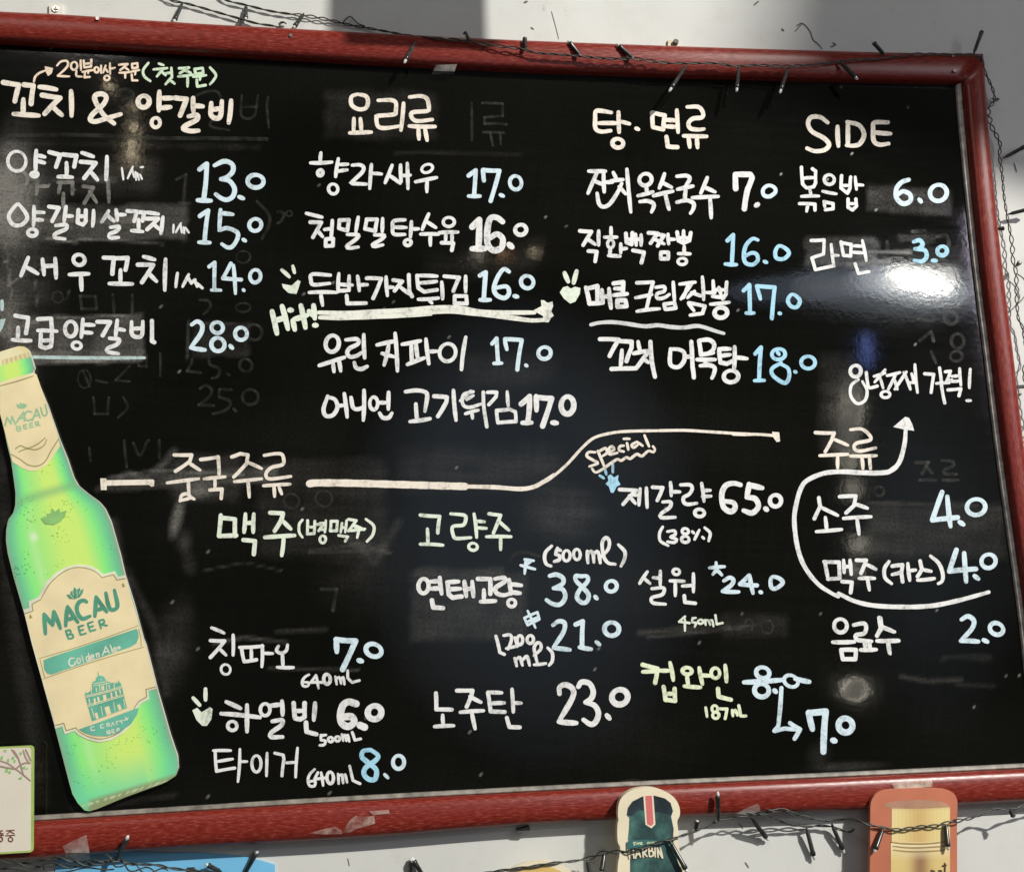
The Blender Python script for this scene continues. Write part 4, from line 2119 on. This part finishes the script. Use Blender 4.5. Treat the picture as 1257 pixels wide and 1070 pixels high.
FOAM = simple('foam_board_edge', (0.70, 0.70, 0.60), 0.7)
PAPER = simple('cream_print', (0.93, 0.79, 0.48), 0.45, 0.05, 30)
PR = {'cream': PAPER, 'green': simple('green_print', (0.10, 0.36, 0.24), 0.45, 0.12, 60), 'teal': simple('teal_print', (0.16, 0.52, 0.38), 0.45, 0.14, 24),
      'olive': simple('olive_print', (0.40, 0.36, 0.14), 0.45), 'lime': simple('lime_print', (0.72, 0.88, 0.42), 0.45), 'soft': simple('pale_green_print', (0.38, 0.60, 0.36), 0.45),
      'leaf': simple('leaf_green_print', (0.30, 0.60, 0.20), 0.45), 'ivory': simple('ivory_print', (0.86, 0.84, 0.66), 0.45), 'tan': simple('tan_print', (0.68, 0.56, 0.34), 0.45)}

CUT = root('bottle_cutout', P(160, 990, 0.001), 'tall flat cutout of a green beer bottle with cream label, on the black board', 'cutout')
ax = np.array([0.286, 0.958])
Lp = [(12, 427.5), (6, 429.3), (-4, 433.5), (-15, 438.5), (-20, 443), (-22, 451), (-23, 457), (-26, 463), (-24, 470), (-19, 473), (-13, 478), (-8, 487), (0, 508.8), (4.8, 526), (8.6, 545), (13.4, 564), (17.2, 591), (19, 604.8), (18.7, 620), (16.2, 629.6), (11, 636), (9.2, 641), (7.6, 650.6), (7.3, 664), (9.5, 679.3), (17.2, 709.8), (26.7, 742.3), (38.2, 783.9), (60, 866), (65.9, 887), (75.4, 923.3), (84, 956.7), (88.8, 973.9), (95.5, 985.3), (104, 994.3), (112, 995.2)]
Rp = [(22, 425), (28.6, 425.2), (33, 427), (35.3, 429.6), (37, 435.3), (39, 441), (42, 450.6), (41.5, 453), (39.7, 455.4), (44, 464), (57.3, 495.5), (71.6, 536.5), (82, 562.3), (89.7, 585.2), (95.5, 595.3), (107, 604.8), (120.3, 614.4), (128, 623), (135.6, 639.2), (147, 679.3), (152.7, 704.1), (164.2, 740.4), (175.7, 783.9), (178.5, 790), (193.7, 849.2), (209, 902.6), (217.6, 927.5), (218.6, 942.7), (214.8, 952.3), (203.3, 960), (153.7, 978), (119.3, 992.4)]
lv = np.array([np.dot(p, ax) for p in Lp]); rv = np.array([np.dot(p, ax) for p in Rp])
v0, v1 = max(lv[0], rv[0]) + .01, min(lv[-1], rv[-1]) - .01
vv = np.unique(np.concatenate([np.linspace(v0, v1, 190), np.linspace(v0, v0 + 14, 24), np.linspace(v1 - 26, v1, 36)]))
Lp = np.array(Lp); Rp = np.array(Rp); NC = 33
D0, D1 = 0.0012, 0.0072
mb = MB(); cols = []


def mix(a, b_, t):
    t = min(1, max(0, t)); return tuple(x + (y - x) * t for x, y in zip(a, b_))


TEAL = (0.17, 0.62, 0.36); LIME = (0.70, 0.97, 0.22); LGREEN = (0.30, 0.95, 0.27); EDGEC = (0.30, 0.46, 0.30); GOLD = (0.84, 0.72, 0.36)
for v in vv:
    l = np.array([np.interp(v, lv, Lp[:, 0]), np.interp(v, lv, Lp[:, 1])]); r = np.array([np.interp(v, rv, Rp[:, 0]), np.interp(v, rv, Rp[:, 1])])
    for j in range(NC):
        s_ = j / (NC - 1)
        p = l + (r - l) * s_
        mb.v.append(tuple(P(p[0], p[1], D1)))
        if v < 431:                                     # crown cap
            c = mix(GOLD, (0.93, 0.86, 0.55), math.sin(s_ * 3.1)) if int(s_ * 22 + (v > 424)) % 2 or v < 424 else mix(GOLD, (0.62, 0.5, 0.25), .7)
        else:
            body = v > 590
            MID = (0.46, 0.94, 0.25)
            if s_ < .045: c = mix(EDGEC, TEAL, s_ / .045)
            elif s_ < .15: c = mix(TEAL, LGREEN, (s_ - .045) / .105)
            elif s_ < .32: c = mix(LGREEN, MID, (s_ - .15) / .17)
            elif s_ < .52: c = mix(MID, LIME, (s_ - .32) / .20)
            elif s_ < .70: c = LIME
            elif s_ < .84: c = mix(LIME, LGREEN, (s_ - .70) / .14)
            elif s_ < .955: c = mix(LGREEN, TEAL, (s_ - .84) / .115)
            else: c = mix(TEAL, EDGEC, (s_ - .955) / .045)
            gl = math.exp(-((s_ - .25) / .035) ** 2) * (0.30 if v > 606 else 0.16) * (0.6 + 0.4 * math.sin(v * .03))
            c = mix(c, (0.80, 1.0, 0.62), gl)
            if 636 < v < 652: c = mix(c, (1, 1, .9), .75 * math.exp(-((s_ - .27) / .03) ** 2 - ((v - 643) / 5) ** 2))
            if v > 585 and v < 606:                      # painted seam of neck and shoulder
                c = mix(c, (0.24, 0.55, 0.25), 0.75 * max(0, 1 - abs(v - 596) / 9))
            if v > 930: c = mix(c, (0.20, 0.80, 0.42), (v - 930) / 45 * (0.9 if s_ < .7 else .6))
            if v > 969: c = mix(c, (0.30, 0.36, 0.18), (v - 969) / 6 * (1 if s_ > .12 else 0.2))
            if 975 < v < 978 and int(s_ * 40) % 2: c = (0.55, 0.68, 0.40)
        cols.append(c)
nv = len(vv)
for i in range(nv - 1):
    for j in range(NC - 1):
        mb.f.append((i * NC + j, i * NC + j + 1, (i + 1) * NC + j + 1, (i + 1) * NC + j))
mb.build('printed_front', vcol('bottle_print', 0.33), CUT, False, {'print': cols})
rim = [i * NC for i in range(nv)] + [(nv - 1) * NC + j for j in range(1, NC)] + [i * NC + NC - 1 for i in range(nv - 2, -1, -1)] + [j for j in range(NC - 2, 0, -1)]
eb = MB(); pts = [np.array(mb.v[i]) for i in rim]
n = len(pts)
eb.add([p + np.array([0, 0.0003, 0]) for p in pts] + [np.array([p[0], -D0, p[2]]) for p in pts], [(i, i + n, (i + 1) % n + n, (i + 1) % n) for i in range(n)] + [tuple(range(n, 2 * n))])
eb.build('foam_core', FOAM, CUT)
write(LABELS, CUT, D1 + 0.0002, PR, 0.0000004, 0.00004)

# ---- second cut-out: dark bottle neck with cream edge
def T(tile, pts, k):
    return [(tile[0] + x / k, tile[1] + y / k) for x, y in pts]


HT = (740, 950); HK = 8.917
hout = [(135, 1900), (160, 1070), (180, 900), (190, 800), (165, 740), (158, 620), (163, 530), (172, 500), (165, 440), (172, 340), (205, 255), (290, 185), (395, 150), (520, 142), (640, 170), (745, 222), (815, 300), (845, 395), (838, 465), (815, 510), (828, 640), (822, 700), (835, 800), (855, 900), (890, 1070), (960, 1350), (985, 1900)]
HAR = root('bottle_cutout', P(*T(HT, [(560, 1800)], HK)[0], 0.0225), 'cutout of a dark bottle neck with cream edge and red ribbon over the lower rail', 'cutout')
CREAM = simple('cream_card', (0.86, 0.77, 0.56), 0.5, 0.04, 20)
mb = MB(); hp = [tuple(p) for p in catmull(T(HT, hout, HK), 2.0)]; mb.prism(hp, 0.0225, 0.0315); mb.build('card_backing', CREAM, HAR)
m, nt, b = mat('dark_bottle_print')
nt.links.new(ramp(nt, noise(nt, 38, 4, 0.6, (1.0, 1.0, 0.7)), [(0.30, (0.016, 0.022, 0.030)), (0.50, (0.040, 0.085, 0.085)), (0.64, (0.08, 0.20, 0.17)), (0.78, (0.16, 0.36, 0.27))]), b.inputs['Base Color'])
b.inputs['Roughness'].default_value = 0.3
DARKP = m
hin = [(292, 1900), (300, 1070), (300, 860), (296, 790), (276, 710), (286, 600), (292, 475), (264, 445), (276, 365), (325, 295), (430, 242), (560, 230), (680, 262), (742, 312), (768, 400), (748, 460), (776, 600), (768, 700), (790, 850), (830, 980), (872, 1070), (920, 1400), (930, 1900)]
mb = MB(); mb.poly([P(x, y, 0.0318) for x, y in T(HT, hin, HK)]); mb.build('printed_neck', DARKP, HAR)
DARKC = simple('dark_cap_print', (0.030, 0.045, 0.055), 0.35, 0.3, 50)
mb = MB(); mb.poly([P(x, y, 0.0320) for x, y in T(HT, [(264, 445), (276, 365), (325, 295), (430, 242), (560, 230), (680, 262), (742, 312), (768, 400), (750, 445), (690, 425), (600, 410), (560, 420), (450, 395), (400, 385), (350, 415), (320, 455)], HK)]); mb.build('printed_cap', DARKC, HAR)
RED = simple('red_ribbon_print', (0.70, 0.17, 0.17), 0.45, 0.05, 40)
mb = MB(); mb.poly([P(x, y, 0.0322) for x, y in T(HT, [(443, 233), (553, 228), (576, 545), (532, 590), (466, 548)], HK)]); mb.build('ribbon_border', CREAM, HAR)
mb = MB(); mb.poly([P(x, y, 0.0324) for x, y in T(HT, [(466, 234), (536, 231), (556, 538), (529, 563), (486, 540)], HK)]); mb.build('ribbon', RED, HAR)
write(HARBIN, HAR, 0.0326, {'cream': CREAM, 'mint': simple('mint_print', (0.55, 0.68, 0.42), 0.45), 'dark': simple('navy_print', (0.020, 0.028, 0.04), 0.4), 'mid': simple('teal_band_print', (0.05, 0.15, 0.15), 0.4)}, 0.000002, 0.00004)

# ---- rounded terracotta card with a gold bottle capsule
OT = (1050, 950); OK = 8.914
ORG = root('bottle_card', P(1122, 1190, 0.0185), 'rounded terracotta card printed with a gold bottle capsule, taped to the lower frame rail', 'card')
oo = [(155, 2000), (160, 1070), (165, 350), (172, 300), (188, 262), (215, 222), (250, 196), (300, 175), (380, 163), (500, 156), (700, 148), (880, 150), (970, 158), (1030, 176), (1075, 205), (1100, 240), (1115, 285), (1118, 340), (1112, 500), (1114, 1070), (1120, 2000)]
TERRA = simple('terracotta_card', (0.56, 0.185, 0.105), 0.42, 0.08, 12)
mb = MB(); mb.prism(T(OT, oo, OK), 0.0185, 0.0225); mb.build('card_backing', TERRA, ORG)
rows, colsn = 40, 40
mb = MB(); pc = []
for i in range(rows + 1):
    y = 372 + (2000 - 372) * i / rows
    if i < 14: y = 372 + 30 * i
    for j in range(colsn + 1):
        s_ = j / colsn
        xl = 398 if y < 760 else 388; xr = 1035
        yy = y + 8 * math.sin(s_ * math.pi) - 14 * s_
        mb.v.append(tuple(P(*T(OT, [(xl + (xr - xl) * s_, yy)], OK)[0], 0.0228)))
        g0 = (0.74, 0.55, 0.20)
        g = mix((0.82, 0.66, 0.28), (0.66, 0.44, 0.16), math.exp(-((s_ - .45) / .25) ** 2))
        if y < 740:
            g = mix(g, (0.90, 0.78, 0.42), .55 * (0.5 + 0.5 * math.sin(s_ * 95)) * abs(s_ - .5) * 2 + .1)
            if y < 400: g = mix(g, (0.5, 0.36, 0.18), .35)
        elif y < 775: g = (0.88, 0.76, 0.48)
        elif y < 835: g = mix(g, (0.45, 0.28, 0.10), .3)
        else:
            g = mix((0.76, 0.58, 0.24), (0.36, 0.20, 0.10), math.exp(-((s_ - .50) / .16) ** 2) * min(1, (y - 800) / 120))
            if s_ > .9: g = mix(g, (0.8, 0.56, 0.3), .5)
        pc.append(g)
mb.f = [(i * (colsn + 1) + j, i * (colsn + 1) + j + 1, (i + 1) * (colsn + 1) + j + 1, (i + 1) * (colsn + 1) + j) for i in range(rows) for j in range(colsn)]
mb.build('printed_capsule', vcol('capsule_print', 0.35, False), ORG, False, {'print': pc})
TOPC = simple('capsule_top_print', (0.50, 0.28, 0.18), 0.4, 0.1, 40)
mb = MB(); mb.poly([P(x, y, 0.0227) for x, y in T(OT, [(310, 345), (345, 315), (450, 292), (620, 278), (800, 280), (940, 296), (1000, 322), (1032, 352), (1000, 365), (700, 372), (400, 378)], OK)]); mb.build('printed_top', TOPC, ORG)
write('''@1050 950 140
>printed_line|line|16
~420,832 560,848 720,850 880,842 985,832
~420,790 560,805 720,806 990,790
~400,745 520,760 700,765 850,758 985,742
>printed_lettering|dark|26
-985,980 985,1070
-835,1060 870,1068
-920,1062 950,1065
-960,1010 1000,1000''', ORG, 0.0230, {'line': simple('brown_line_print', (0.42, 0.28, 0.10), 0.45), 'dark': simple('dark_letter_print', (0.07, 0.05, 0.03), 0.45)}, 0.000002)

# ---- notice card at the lower left
NOTE = root('notice_card', P(10, 1047, 0.019), 'cream notice card with green border and printed branches beside the green bottle cutout', 'notice')
k5 = 5.2375
nc = [(-160, 272), (100, 259), (190, 255), (203, 258), (213, 268), (215, 285), (212, 915), (208, 932), (195, 941), (100, 946), (-160, 962)]
LIMEP = simple('green_border_print', (0.42, 0.56, 0.16), 0.45)
NCR = simple('notice_paper', (0.80, 0.74, 0.62), 0.5, 0.02, 30)
mb = MB(); mb.prism(T((0, 866), nc, k5), 0.0192, 0.0222); mb.build('card_backing', LIMEP, NOTE)
mb = MB(); mb.poly([P(x, y, 0.0224) for x, y in T((0, 866), [(-150, 283), (100, 270), (186, 267), (196, 272), (200, 285), (199, 910), (196, 924), (186, 930), (100, 935), (-150, 950)], k5)]); mb.build('printed_paper', NCR, NOTE)
write(NOTICE, NOTE, 0.0226, {'branch': simple('branch_print', (0.42, 0.30, 0.24), 0.5), 'leaf': PR['leaf'], 'brown': simple('brown_letter_print', (0.20, 0.06, 0.04), 0.5)}, 0.000002, 0.00004)

# ---- blue poster and gold cut-out peeping up from below
BLUE = simple('sky_blue_print', (0.20, 0.56, 0.86), 0.42, 0.05, 9)
POS = root('blue_poster', P(200, 1100, -0.005), 'sky blue poster sheet with curved top on the wall under the lower rail', 'poster')
mb = MB(); mb.prism([(67, 1150), (68, 1048), (130, 1043), (202, 1046), (244, 1046), (275, 1048), (301, 1051), (322, 1056), (337.5, 1060.5), (337.5, 1150)], -0.0066, -0.0052); mb.build('sheet', BLUE, POS)
GOLDC = simple('gold_print', (0.74, 0.52, 0.18), 0.42, 0.08, 20)
ARC = root('round_cutout', P(660, 1130, 0.012), 'cream rimmed gold cutout with arched top, left of the dark bottle neck', 'cutout')
mb = MB(); mb.prism([(600 + 62 * (1 + math.cos(math.pi * (1 - i / 30))), 1130 - 74.5 * math.sin(math.pi * i / 30) ** 0.8) for i in range(31)], 0.012, 0.016); mb.build('card_backing', CREAM, ARC)
mb = MB(); mb.poly([P(606 + 56 * (1 + math.cos(math.pi * (1 - i / 30))), 1132 - 70 * math.sin(math.pi * i / 30) ** 0.8, 0.0163) for i in range(31)]); mb.build('printed_panel', GOLDC, ARC)

# ------------------------------------------------------------ tape
TAPE = film('clear_tape', (0.80, 0.76, 0.70), 0.42, 0.22, 60)
TAPE2 = film('cloudy_tape', (0.74, 0.62, 0.50), 0.92, 0.4, 60)


def tape(pts_d, label, material=TAPE):
    mb = MB()
    n = len(pts_d) // 2
    vs = [P(x, y, d) for x, y, d in pts_d]
    mb.add(vs, [(2 * i, 2 * i + 1, 2 * i + 3, 2 * i + 2) for i in range(n - 1)])
    c = np.mean(np.array(vs), 0)
    o = bpy.data.objects.new('tape', bpy.data.meshes.new('tape'))
    o.data.from_pydata([tuple(v - c) for v in vs], [], mb.f); o.data.materials.append(material)
    o.location = Vector(c); COL.objects.link(o)
    return tag(o, label, 'tape', 'scraps of tape on the frame')


tape([(535, 80, .0130), (561, 79, .0130), (532, 87, .0098), (558, 88, .0098), (530, 91.5, .0014), (556, 92, .0014)], 'clear tape folded over the lower lip of the upper rail, above the second heading')
tape([(77, 1038, .0178), (106, 1024, .0185), (80, 1046, .0182), (110, 1046, .0182), (82, 1056, .009), (111, 1056, .009)], 'crumpled clear tape on the lower frame rail beside the notice card')
tape([(904, 998, .017), (918, 990, .0185), (920, 1000, .016), (930, 986, .019), (934, 999, .016), (933, 990, .0185)], 'crumpled clear tape holding wires on the lower rail, right of the dark bottle neck')
tape([(1095, 961, .0180), (1098, 968, .0195), (1118, 958.5, .0180), (1120, 967, .0195), (1140, 956, .0180), (1144, 965, .0195), (1143, 956.5, .0180), (1145, 961, .0195)], 'cloudy beige tape strip along the top of the terracotta card', TAPE2)
tape([(540, 44, .0195), (572, 42, .0195), (545, 48, .0205), (573, 50, .0205)], 'wrinkled tape around the wire on the upper rail, inside the broad shadow', TAPE2)

# ------------------------------------------------------------ small fittings on the wall
PLAST = simple('ivory_plastic', (0.78, 0.76, 0.66), 0.4, 0.04, 50)
GREYM = simple('dark_grey_metal', (0.10, 0.10, 0.095), 0.5)
br = root('bracket', P(69, 18, -0.006), 'small white square screw plate on the wall above the frame at the left', 'bracket')
mb = MB(); mb.prism([(60.3, 5), (76.8, 5), (76.8, 18.5), (60.3, 18.5)], -0.0069, -0.0035); mb.build('plate', PLAST, br)
mb = MB(); c = P(68.5, 11.5, -0.0035); mb.tube([c, c + np.array([0, -0.0015, 0])], 0.0042, 14); mb.build('screw', SCREW, br)
for k in (0, 1):
    pen = Pen(-0.0014); pen.stroke([(66, 11.5), (71, 11.5)] if k else [(68.5, 9), (68.5, 14)], 1.0, False); pen.mb.build('screw_slot', GREYM, br)
br = root('bracket', P(827, 56, -0.006), 'small yellowed bracket with dark screw on the wall above the third heading', 'bracket')
mb = MB(); mb.prism([(820, 49), (833, 49), (834, 57), (820, 57)], -0.0069, -0.004); mb.build('plate', simple('yellowed_plastic', (0.66, 0.58, 0.38), 0.5, 0.1, 80), br)
mb = MB(); c = P(829, 53.5, -0.004); mb.tube([c, c + np.array([0.0, -0.004, 0.001])], 0.0036, 9); mb.build('screw', GREYM, br)
mb = MB(); mb.prism([(634.5, 1018), (650, 1014), (651, 1018), (646, 1021.5), (635, 1021)], -0.0069, 0.003)
o = mb.build('clip', GREYM); tag(o, 'small dark grey clip under the lower frame rail near the middle', 'clip')

# ------------------------------------------------------------ strings of little lamps
WIRE = simple('dark_wire', (0.042, 0.046, 0.038), 0.38, 0.2, 70)
SOCK = simple('black_socket', (0.030, 0.033, 0.030), 0.26, 0.3, 150)
m, nt, b = mat('clear_lens')
b.inputs['Base Color'].default_value = (0.85, 0.86, 0.84, 1); b.inputs['Roughness'].default_value = 0.10
b.inputs['Transmission Weight'].default_value = 0.25
LENS = m


def cable(path, parent, twist=0.034, gap=0.0011, rad=0.00075, strands=2, loose=0.9):
    """path of (px, py, d): wires twisted round each other, here tight and there loose"""
    p3 = [P(x, y, d) for x, y, d in path]
    c = np.array(catmull(p3, 0.0028))
    s_ = np.concatenate([[0], np.cumsum(np.linalg.norm(np.diff(c, axis=0), axis=1))])
    ph = random.uniform(0, 6)
    mb = MB()
    for k in range(strands):
        pts = []
        for i, p in enumerate(c):
            t = c[min(i + 1, len(c) - 1)] - c[max(i - 1, 0)]; t /= (np.linalg.norm(t) + 1e-9)
            a = np.cross(t, np.array([0, 1.0, 0])); a /= (np.linalg.norm(a) + 1e-9); b_ = np.cross(t, a)
            q = 2 * math.pi * (s_[i] / twist + k / strands) + 1.3 * math.sin(s_[i] * 21 + ph)
            g = gap * (0.75 + loose * max(0, math.sin(s_[i] * 33 + ph) + 0.5 * math.sin(s_[i] * 71 + 2 * ph)))
            pts.append(p + g * (math.cos(q) * a + 0.7 * math.sin(q) * b_))
        mb.tube(pts, rad, 6)
    return mb.build('cable', WIRE, parent, True)


def bulb(parent, bx, by, bd, tx, ty, td):
    A, B = P(bx, by, bd), P(tx, ty, td)
    d = (B - A); L = np.linalg.norm(d); d /= L
    mb = MB()
    ks = [0, .05, .12, .14, .72, .74, .84, .86]
    rs = [.0011, .0014, .0016, .0023, .0026, .0030, .0030, .0022]
    mb.tube([A + d * L * k for k in ks], rs, 10)
    o = mb.build('bulb', SOCK, parent, True)
    mb = MB(); mb.tube([A + d * L * k for k in (.84, .90, .96, 1.0)], [.0019, .0019, .0016, .0008], 10)
    mb.build('lens', LENS, o, True)
    PLOC[o.name] = PLOC[parent.name]


def string(label, cables, bulbs, at):
    t = root('string_light', P(*at), label, 'string light', 'wires of small unlit lamps round the board')
    for c in cables: cable(c[0], t, **(c[1] if len(c) > 1 else {}))
    for bb in bulbs: bulb(t, *bb)
    return t


W_ = -0.003
string('string of small unlit lamps draped along the upper frame rail and the wall above it',
       [([(262, -14, W_), (277, 0, W_), (302, 6.5, W_), (330, 13.4, W_), (352, 17, W_), (373, 19.5, W_), (400, 24, W_), (430, 31, W_), (450, 34.5, W_), (475, 39, .002), (500, 43.5, .010), (540, 48, .0195), (570, 50, .021), (590, 54, .022), (620, 57.5, .023), (640, 60, .023), (659, 65, .023), (707, 68.7, .0225), (745, 72, .0225), (781, 72.5, .0225), (812, 77, .0220), (842, 78, .022), (880, 78, .022), (903, 81.5, .022), (930, 80, .022), (964, 82, .022), (1000, 79, .022), (1031, 75.4, .022), (1060, 73, .022), (1079, 72.5, .021), (1108, 68.5, .020), (1147, 66.5, .019), (1168, 67, .019), (1194, 67, .019), (1205, 71, .018)],),
        ([(190, -12, W_), (208, 0, W_), (224, 3.5, W_), (240, 7.6, W_), (262, 14, W_), (290, 22, W_), (315, 29, W_), (335, 32, W_), (344, 34, W_), (343, 29.5, W_), (348, 27.5, W_), (351, 29.5, W_)], dict(loose=.25)),
        ([(422, 28, W_), (430, 20, W_), (440, 29, W_), (448, 33, W_)], dict(strands=1))],
       [(224, 4, W_, 213, 28, .001), (302, 7, W_, 301.5, 25, .001), (373, 17, W_, 360, 35, .001), (294, 24, W_, 293, 40, .010), (576, 50, .02, 570, 39, .016), (511, 49, .014, 496, 78, .022),
        (645, 61, .023, 644, 45, .018), (713, 70, .023, 697, 50, .016), (778, 73, .0225, 757, 54, .018), (843, 80, .022, 821, 113, .026), (907, 82, .022, 904, 113, .026), (968, 82, .022, 957, 115, .026),
        (1031, 76, .022, 1053, 98, .026), (1086, 68, .020, 1070, 50, .020), (1195, 67, .019, 1207, 34, .022)], (700, 70, .022))
R_ = 0.002
string('string of small unlit lamps hanging down the wall beside the right frame rail',
       [([(1205, 71, .018), (1209, 88, .012), (1214, 99, .006), (1219, 111, R_), (1221, 124, R_), (1214, 133, R_), (1214, 142, R_), (1217, 155, R_), (1223, 166, R_), (1228, 178, R_), (1227, 190, R_), (1229.4, 208, R_), (1231, 221, R_), (1232, 236, R_), (1234, 251, R_), (1236, 263, R_), (1238, 274, R_), (1240, 284, R_), (1242.7, 301, R_), (1243.4, 319, R_), (1247, 333, R_), (1248, 351, R_), (1248.5, 371, R_), (1250, 391, R_), (1255, 401, R_), (1258, 420, R_), (1262, 440, R_), (1257, 452, R_), (1260, 480, R_), (1272, 560, R_), (1290, 680, R_), (1312, 840, R_), (1326, 960, R_), (1290, 980, .012)], dict(loose=0.9, gap=.0018, twist=0.026)),
        ([(1248, 336, R_), (1257, 344, R_), (1262, 356, R_), (1255, 366, R_), (1249, 374, R_)], dict(strands=1))],
       [(1232, 194, R_, 1262, 178, .006), (1238, 263, R_, 1266, 256, .006), (1248, 326, R_, 1252, 322, .012), (1224, 281, .004, 1233, 280.5, .004), (1264, 474, R_, 1241, 475.5, .014), (1226, 122, R_, 1216, 124, .010)], (1240, 300, R_))
B_ = 0.026
string('string of small unlit lamps strung in front of the lower frame rail and the cutouts',
       [([(1290, 980, .016), (1257, 988, .018), (1244, 993, .020), (1227, 992.5, .018), (1217, 993, .018), (1204, 999.6, .020), (1189, 1004.4, .024), (1170, 1008, B_), (1150, 1013, B_), (1131, 1014, B_), (1112, 1016.8, B_), (1097, 1017.8, B_), (1084, 1015, B_), (1068, 1012, B_), (1051, 1006, .020), (1036, 1005, .012), (1017, 1007, .007), (992, 1003.5, .008), (973, 998, .014), (954, 994.5, .019), (935, 997.5, .018), (906, 1001, .015), (883, 1007, .015), (858, 1017.8, .026), (827, 1028.5, .0350), (802, 1035.5, .0355), (774, 1044, .0350), (741, 1046, .022), (726, 1052, .012), (703, 1056.5, .014), (678, 1058.8, .0185), (659, 1062, .0185), (640, 1064.6, .0185), (611, 1068.5, .016), (580, 1074, .012), (550, 1082, .010), (500, 1086, .008), (400, 1080, .006), (320, 1076, .004), (280, 1072, .004), (240, 1068.4, .004), (210, 1065, .006), (191, 1061, .008), (162, 1060, .012), (145, 1055.5, .016), (130, 1057, .018), (114, 1059.8, .019), (95, 1057, .019), (76, 1052.5, .019), (57, 1054, .019), (38, 1056, .019), (19, 1059, .019), (0, 1065.5, .019), (-40, 1070, .019)],),
        ([(930, 998, .020), (942, 1000.5, .020), (955, 1006, .012), (969, 1011.5, .006), (992, 1014, .002), (1005, 1013, .000), (1020, 1014, .000), (1032, 1018, .002), (1043, 1020.6, .006), (1049, 1016, .012)], dict(loose=1.2)),
        ([(940, 994, .020), (952, 991, .021), (962, 993, .021), (975, 999, .020)], dict(strands=1)),
        ([(-30, 1054, .018), (10, 1056, .018), (40, 1062, .018), (70, 1060, .018), (90, 1063, .018), (120, 1054, .018), (136, 1053, .018), (150, 1060, .016), (180, 1068, .012), (206, 1069, .008)], dict(loose=1.3, gap=.0022)),
        ([(-20, 1064, .017), (30, 1068, .017), (53, 1062, .017), (56, 1072, .017), (100, 1066, .017), (140, 1066, .014)], dict(strands=1))],
       [(144, 1053, .018, 157.5, 1025, .026), (299, 1074, -.001, 317, 1042, .000), (272, 1070, .000, 252, 1060, .003), (240, 1066, .002, 228, 1068, .002), (524, 1082, .000, 505, 1051.5, -.002), (505, 1080, .000, 504.5, 1052, -.002),
        (822, 1031, .036, 845, 1072, .038), (721, 1055, .020, 725, 1078, .022), (742, 1046, .026, 738, 1072, .026), (854, 1018, .028, 856, 1006, .028), (882, 1008, .022, 881, 971, .025), (922, 1004, .014, 943.5, 1031, -.003), (990, 1016, .002, 1000, 1055, -.003), (1021, 1011, .002, 1036.5, 1047, -.003),
        (1084, 1016, B_, 1073, 1046, .028), (1161, 1011, B_, 1164, 1043, .028), (1240, 993, .020, 1244.5, 1003, .020)], (900, 1002, .02))

# ------------------------------------------------------------ added unseen blockers, out of the frame, that shade the wall
def toward(px, py, d, s_):
    return P(px, py, d) + (KEY - P(px, py, d)) * s_


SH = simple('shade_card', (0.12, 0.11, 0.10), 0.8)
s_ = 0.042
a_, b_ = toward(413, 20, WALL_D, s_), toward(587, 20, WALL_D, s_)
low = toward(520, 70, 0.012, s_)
mb = MB(); mb.box(((a_[0] + b_[0]) / 2, a_[1], low[2] + 0.16), (b_[0] - a_[0]) / 2, 0.012, 0.16)  # added blocker for the wall shadow at top centre
o = mb.build('unseen_shade_board', SH); tag(o, 'unseen board added above the frame to shade the wall there', 'shade blocker')
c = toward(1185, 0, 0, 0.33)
mb = MB(); mb.box((0, 0, 0), 0.175, 0.012, 0.150)  # added blocker for the soft shade at top right
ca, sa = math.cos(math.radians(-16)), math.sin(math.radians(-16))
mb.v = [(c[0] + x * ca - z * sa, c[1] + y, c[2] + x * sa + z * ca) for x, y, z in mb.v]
o = mb.build('corner_shade_board', SH); tag(o, 'unseen tilted board added to shade the upper right frame corner', 'corner shade blocker')
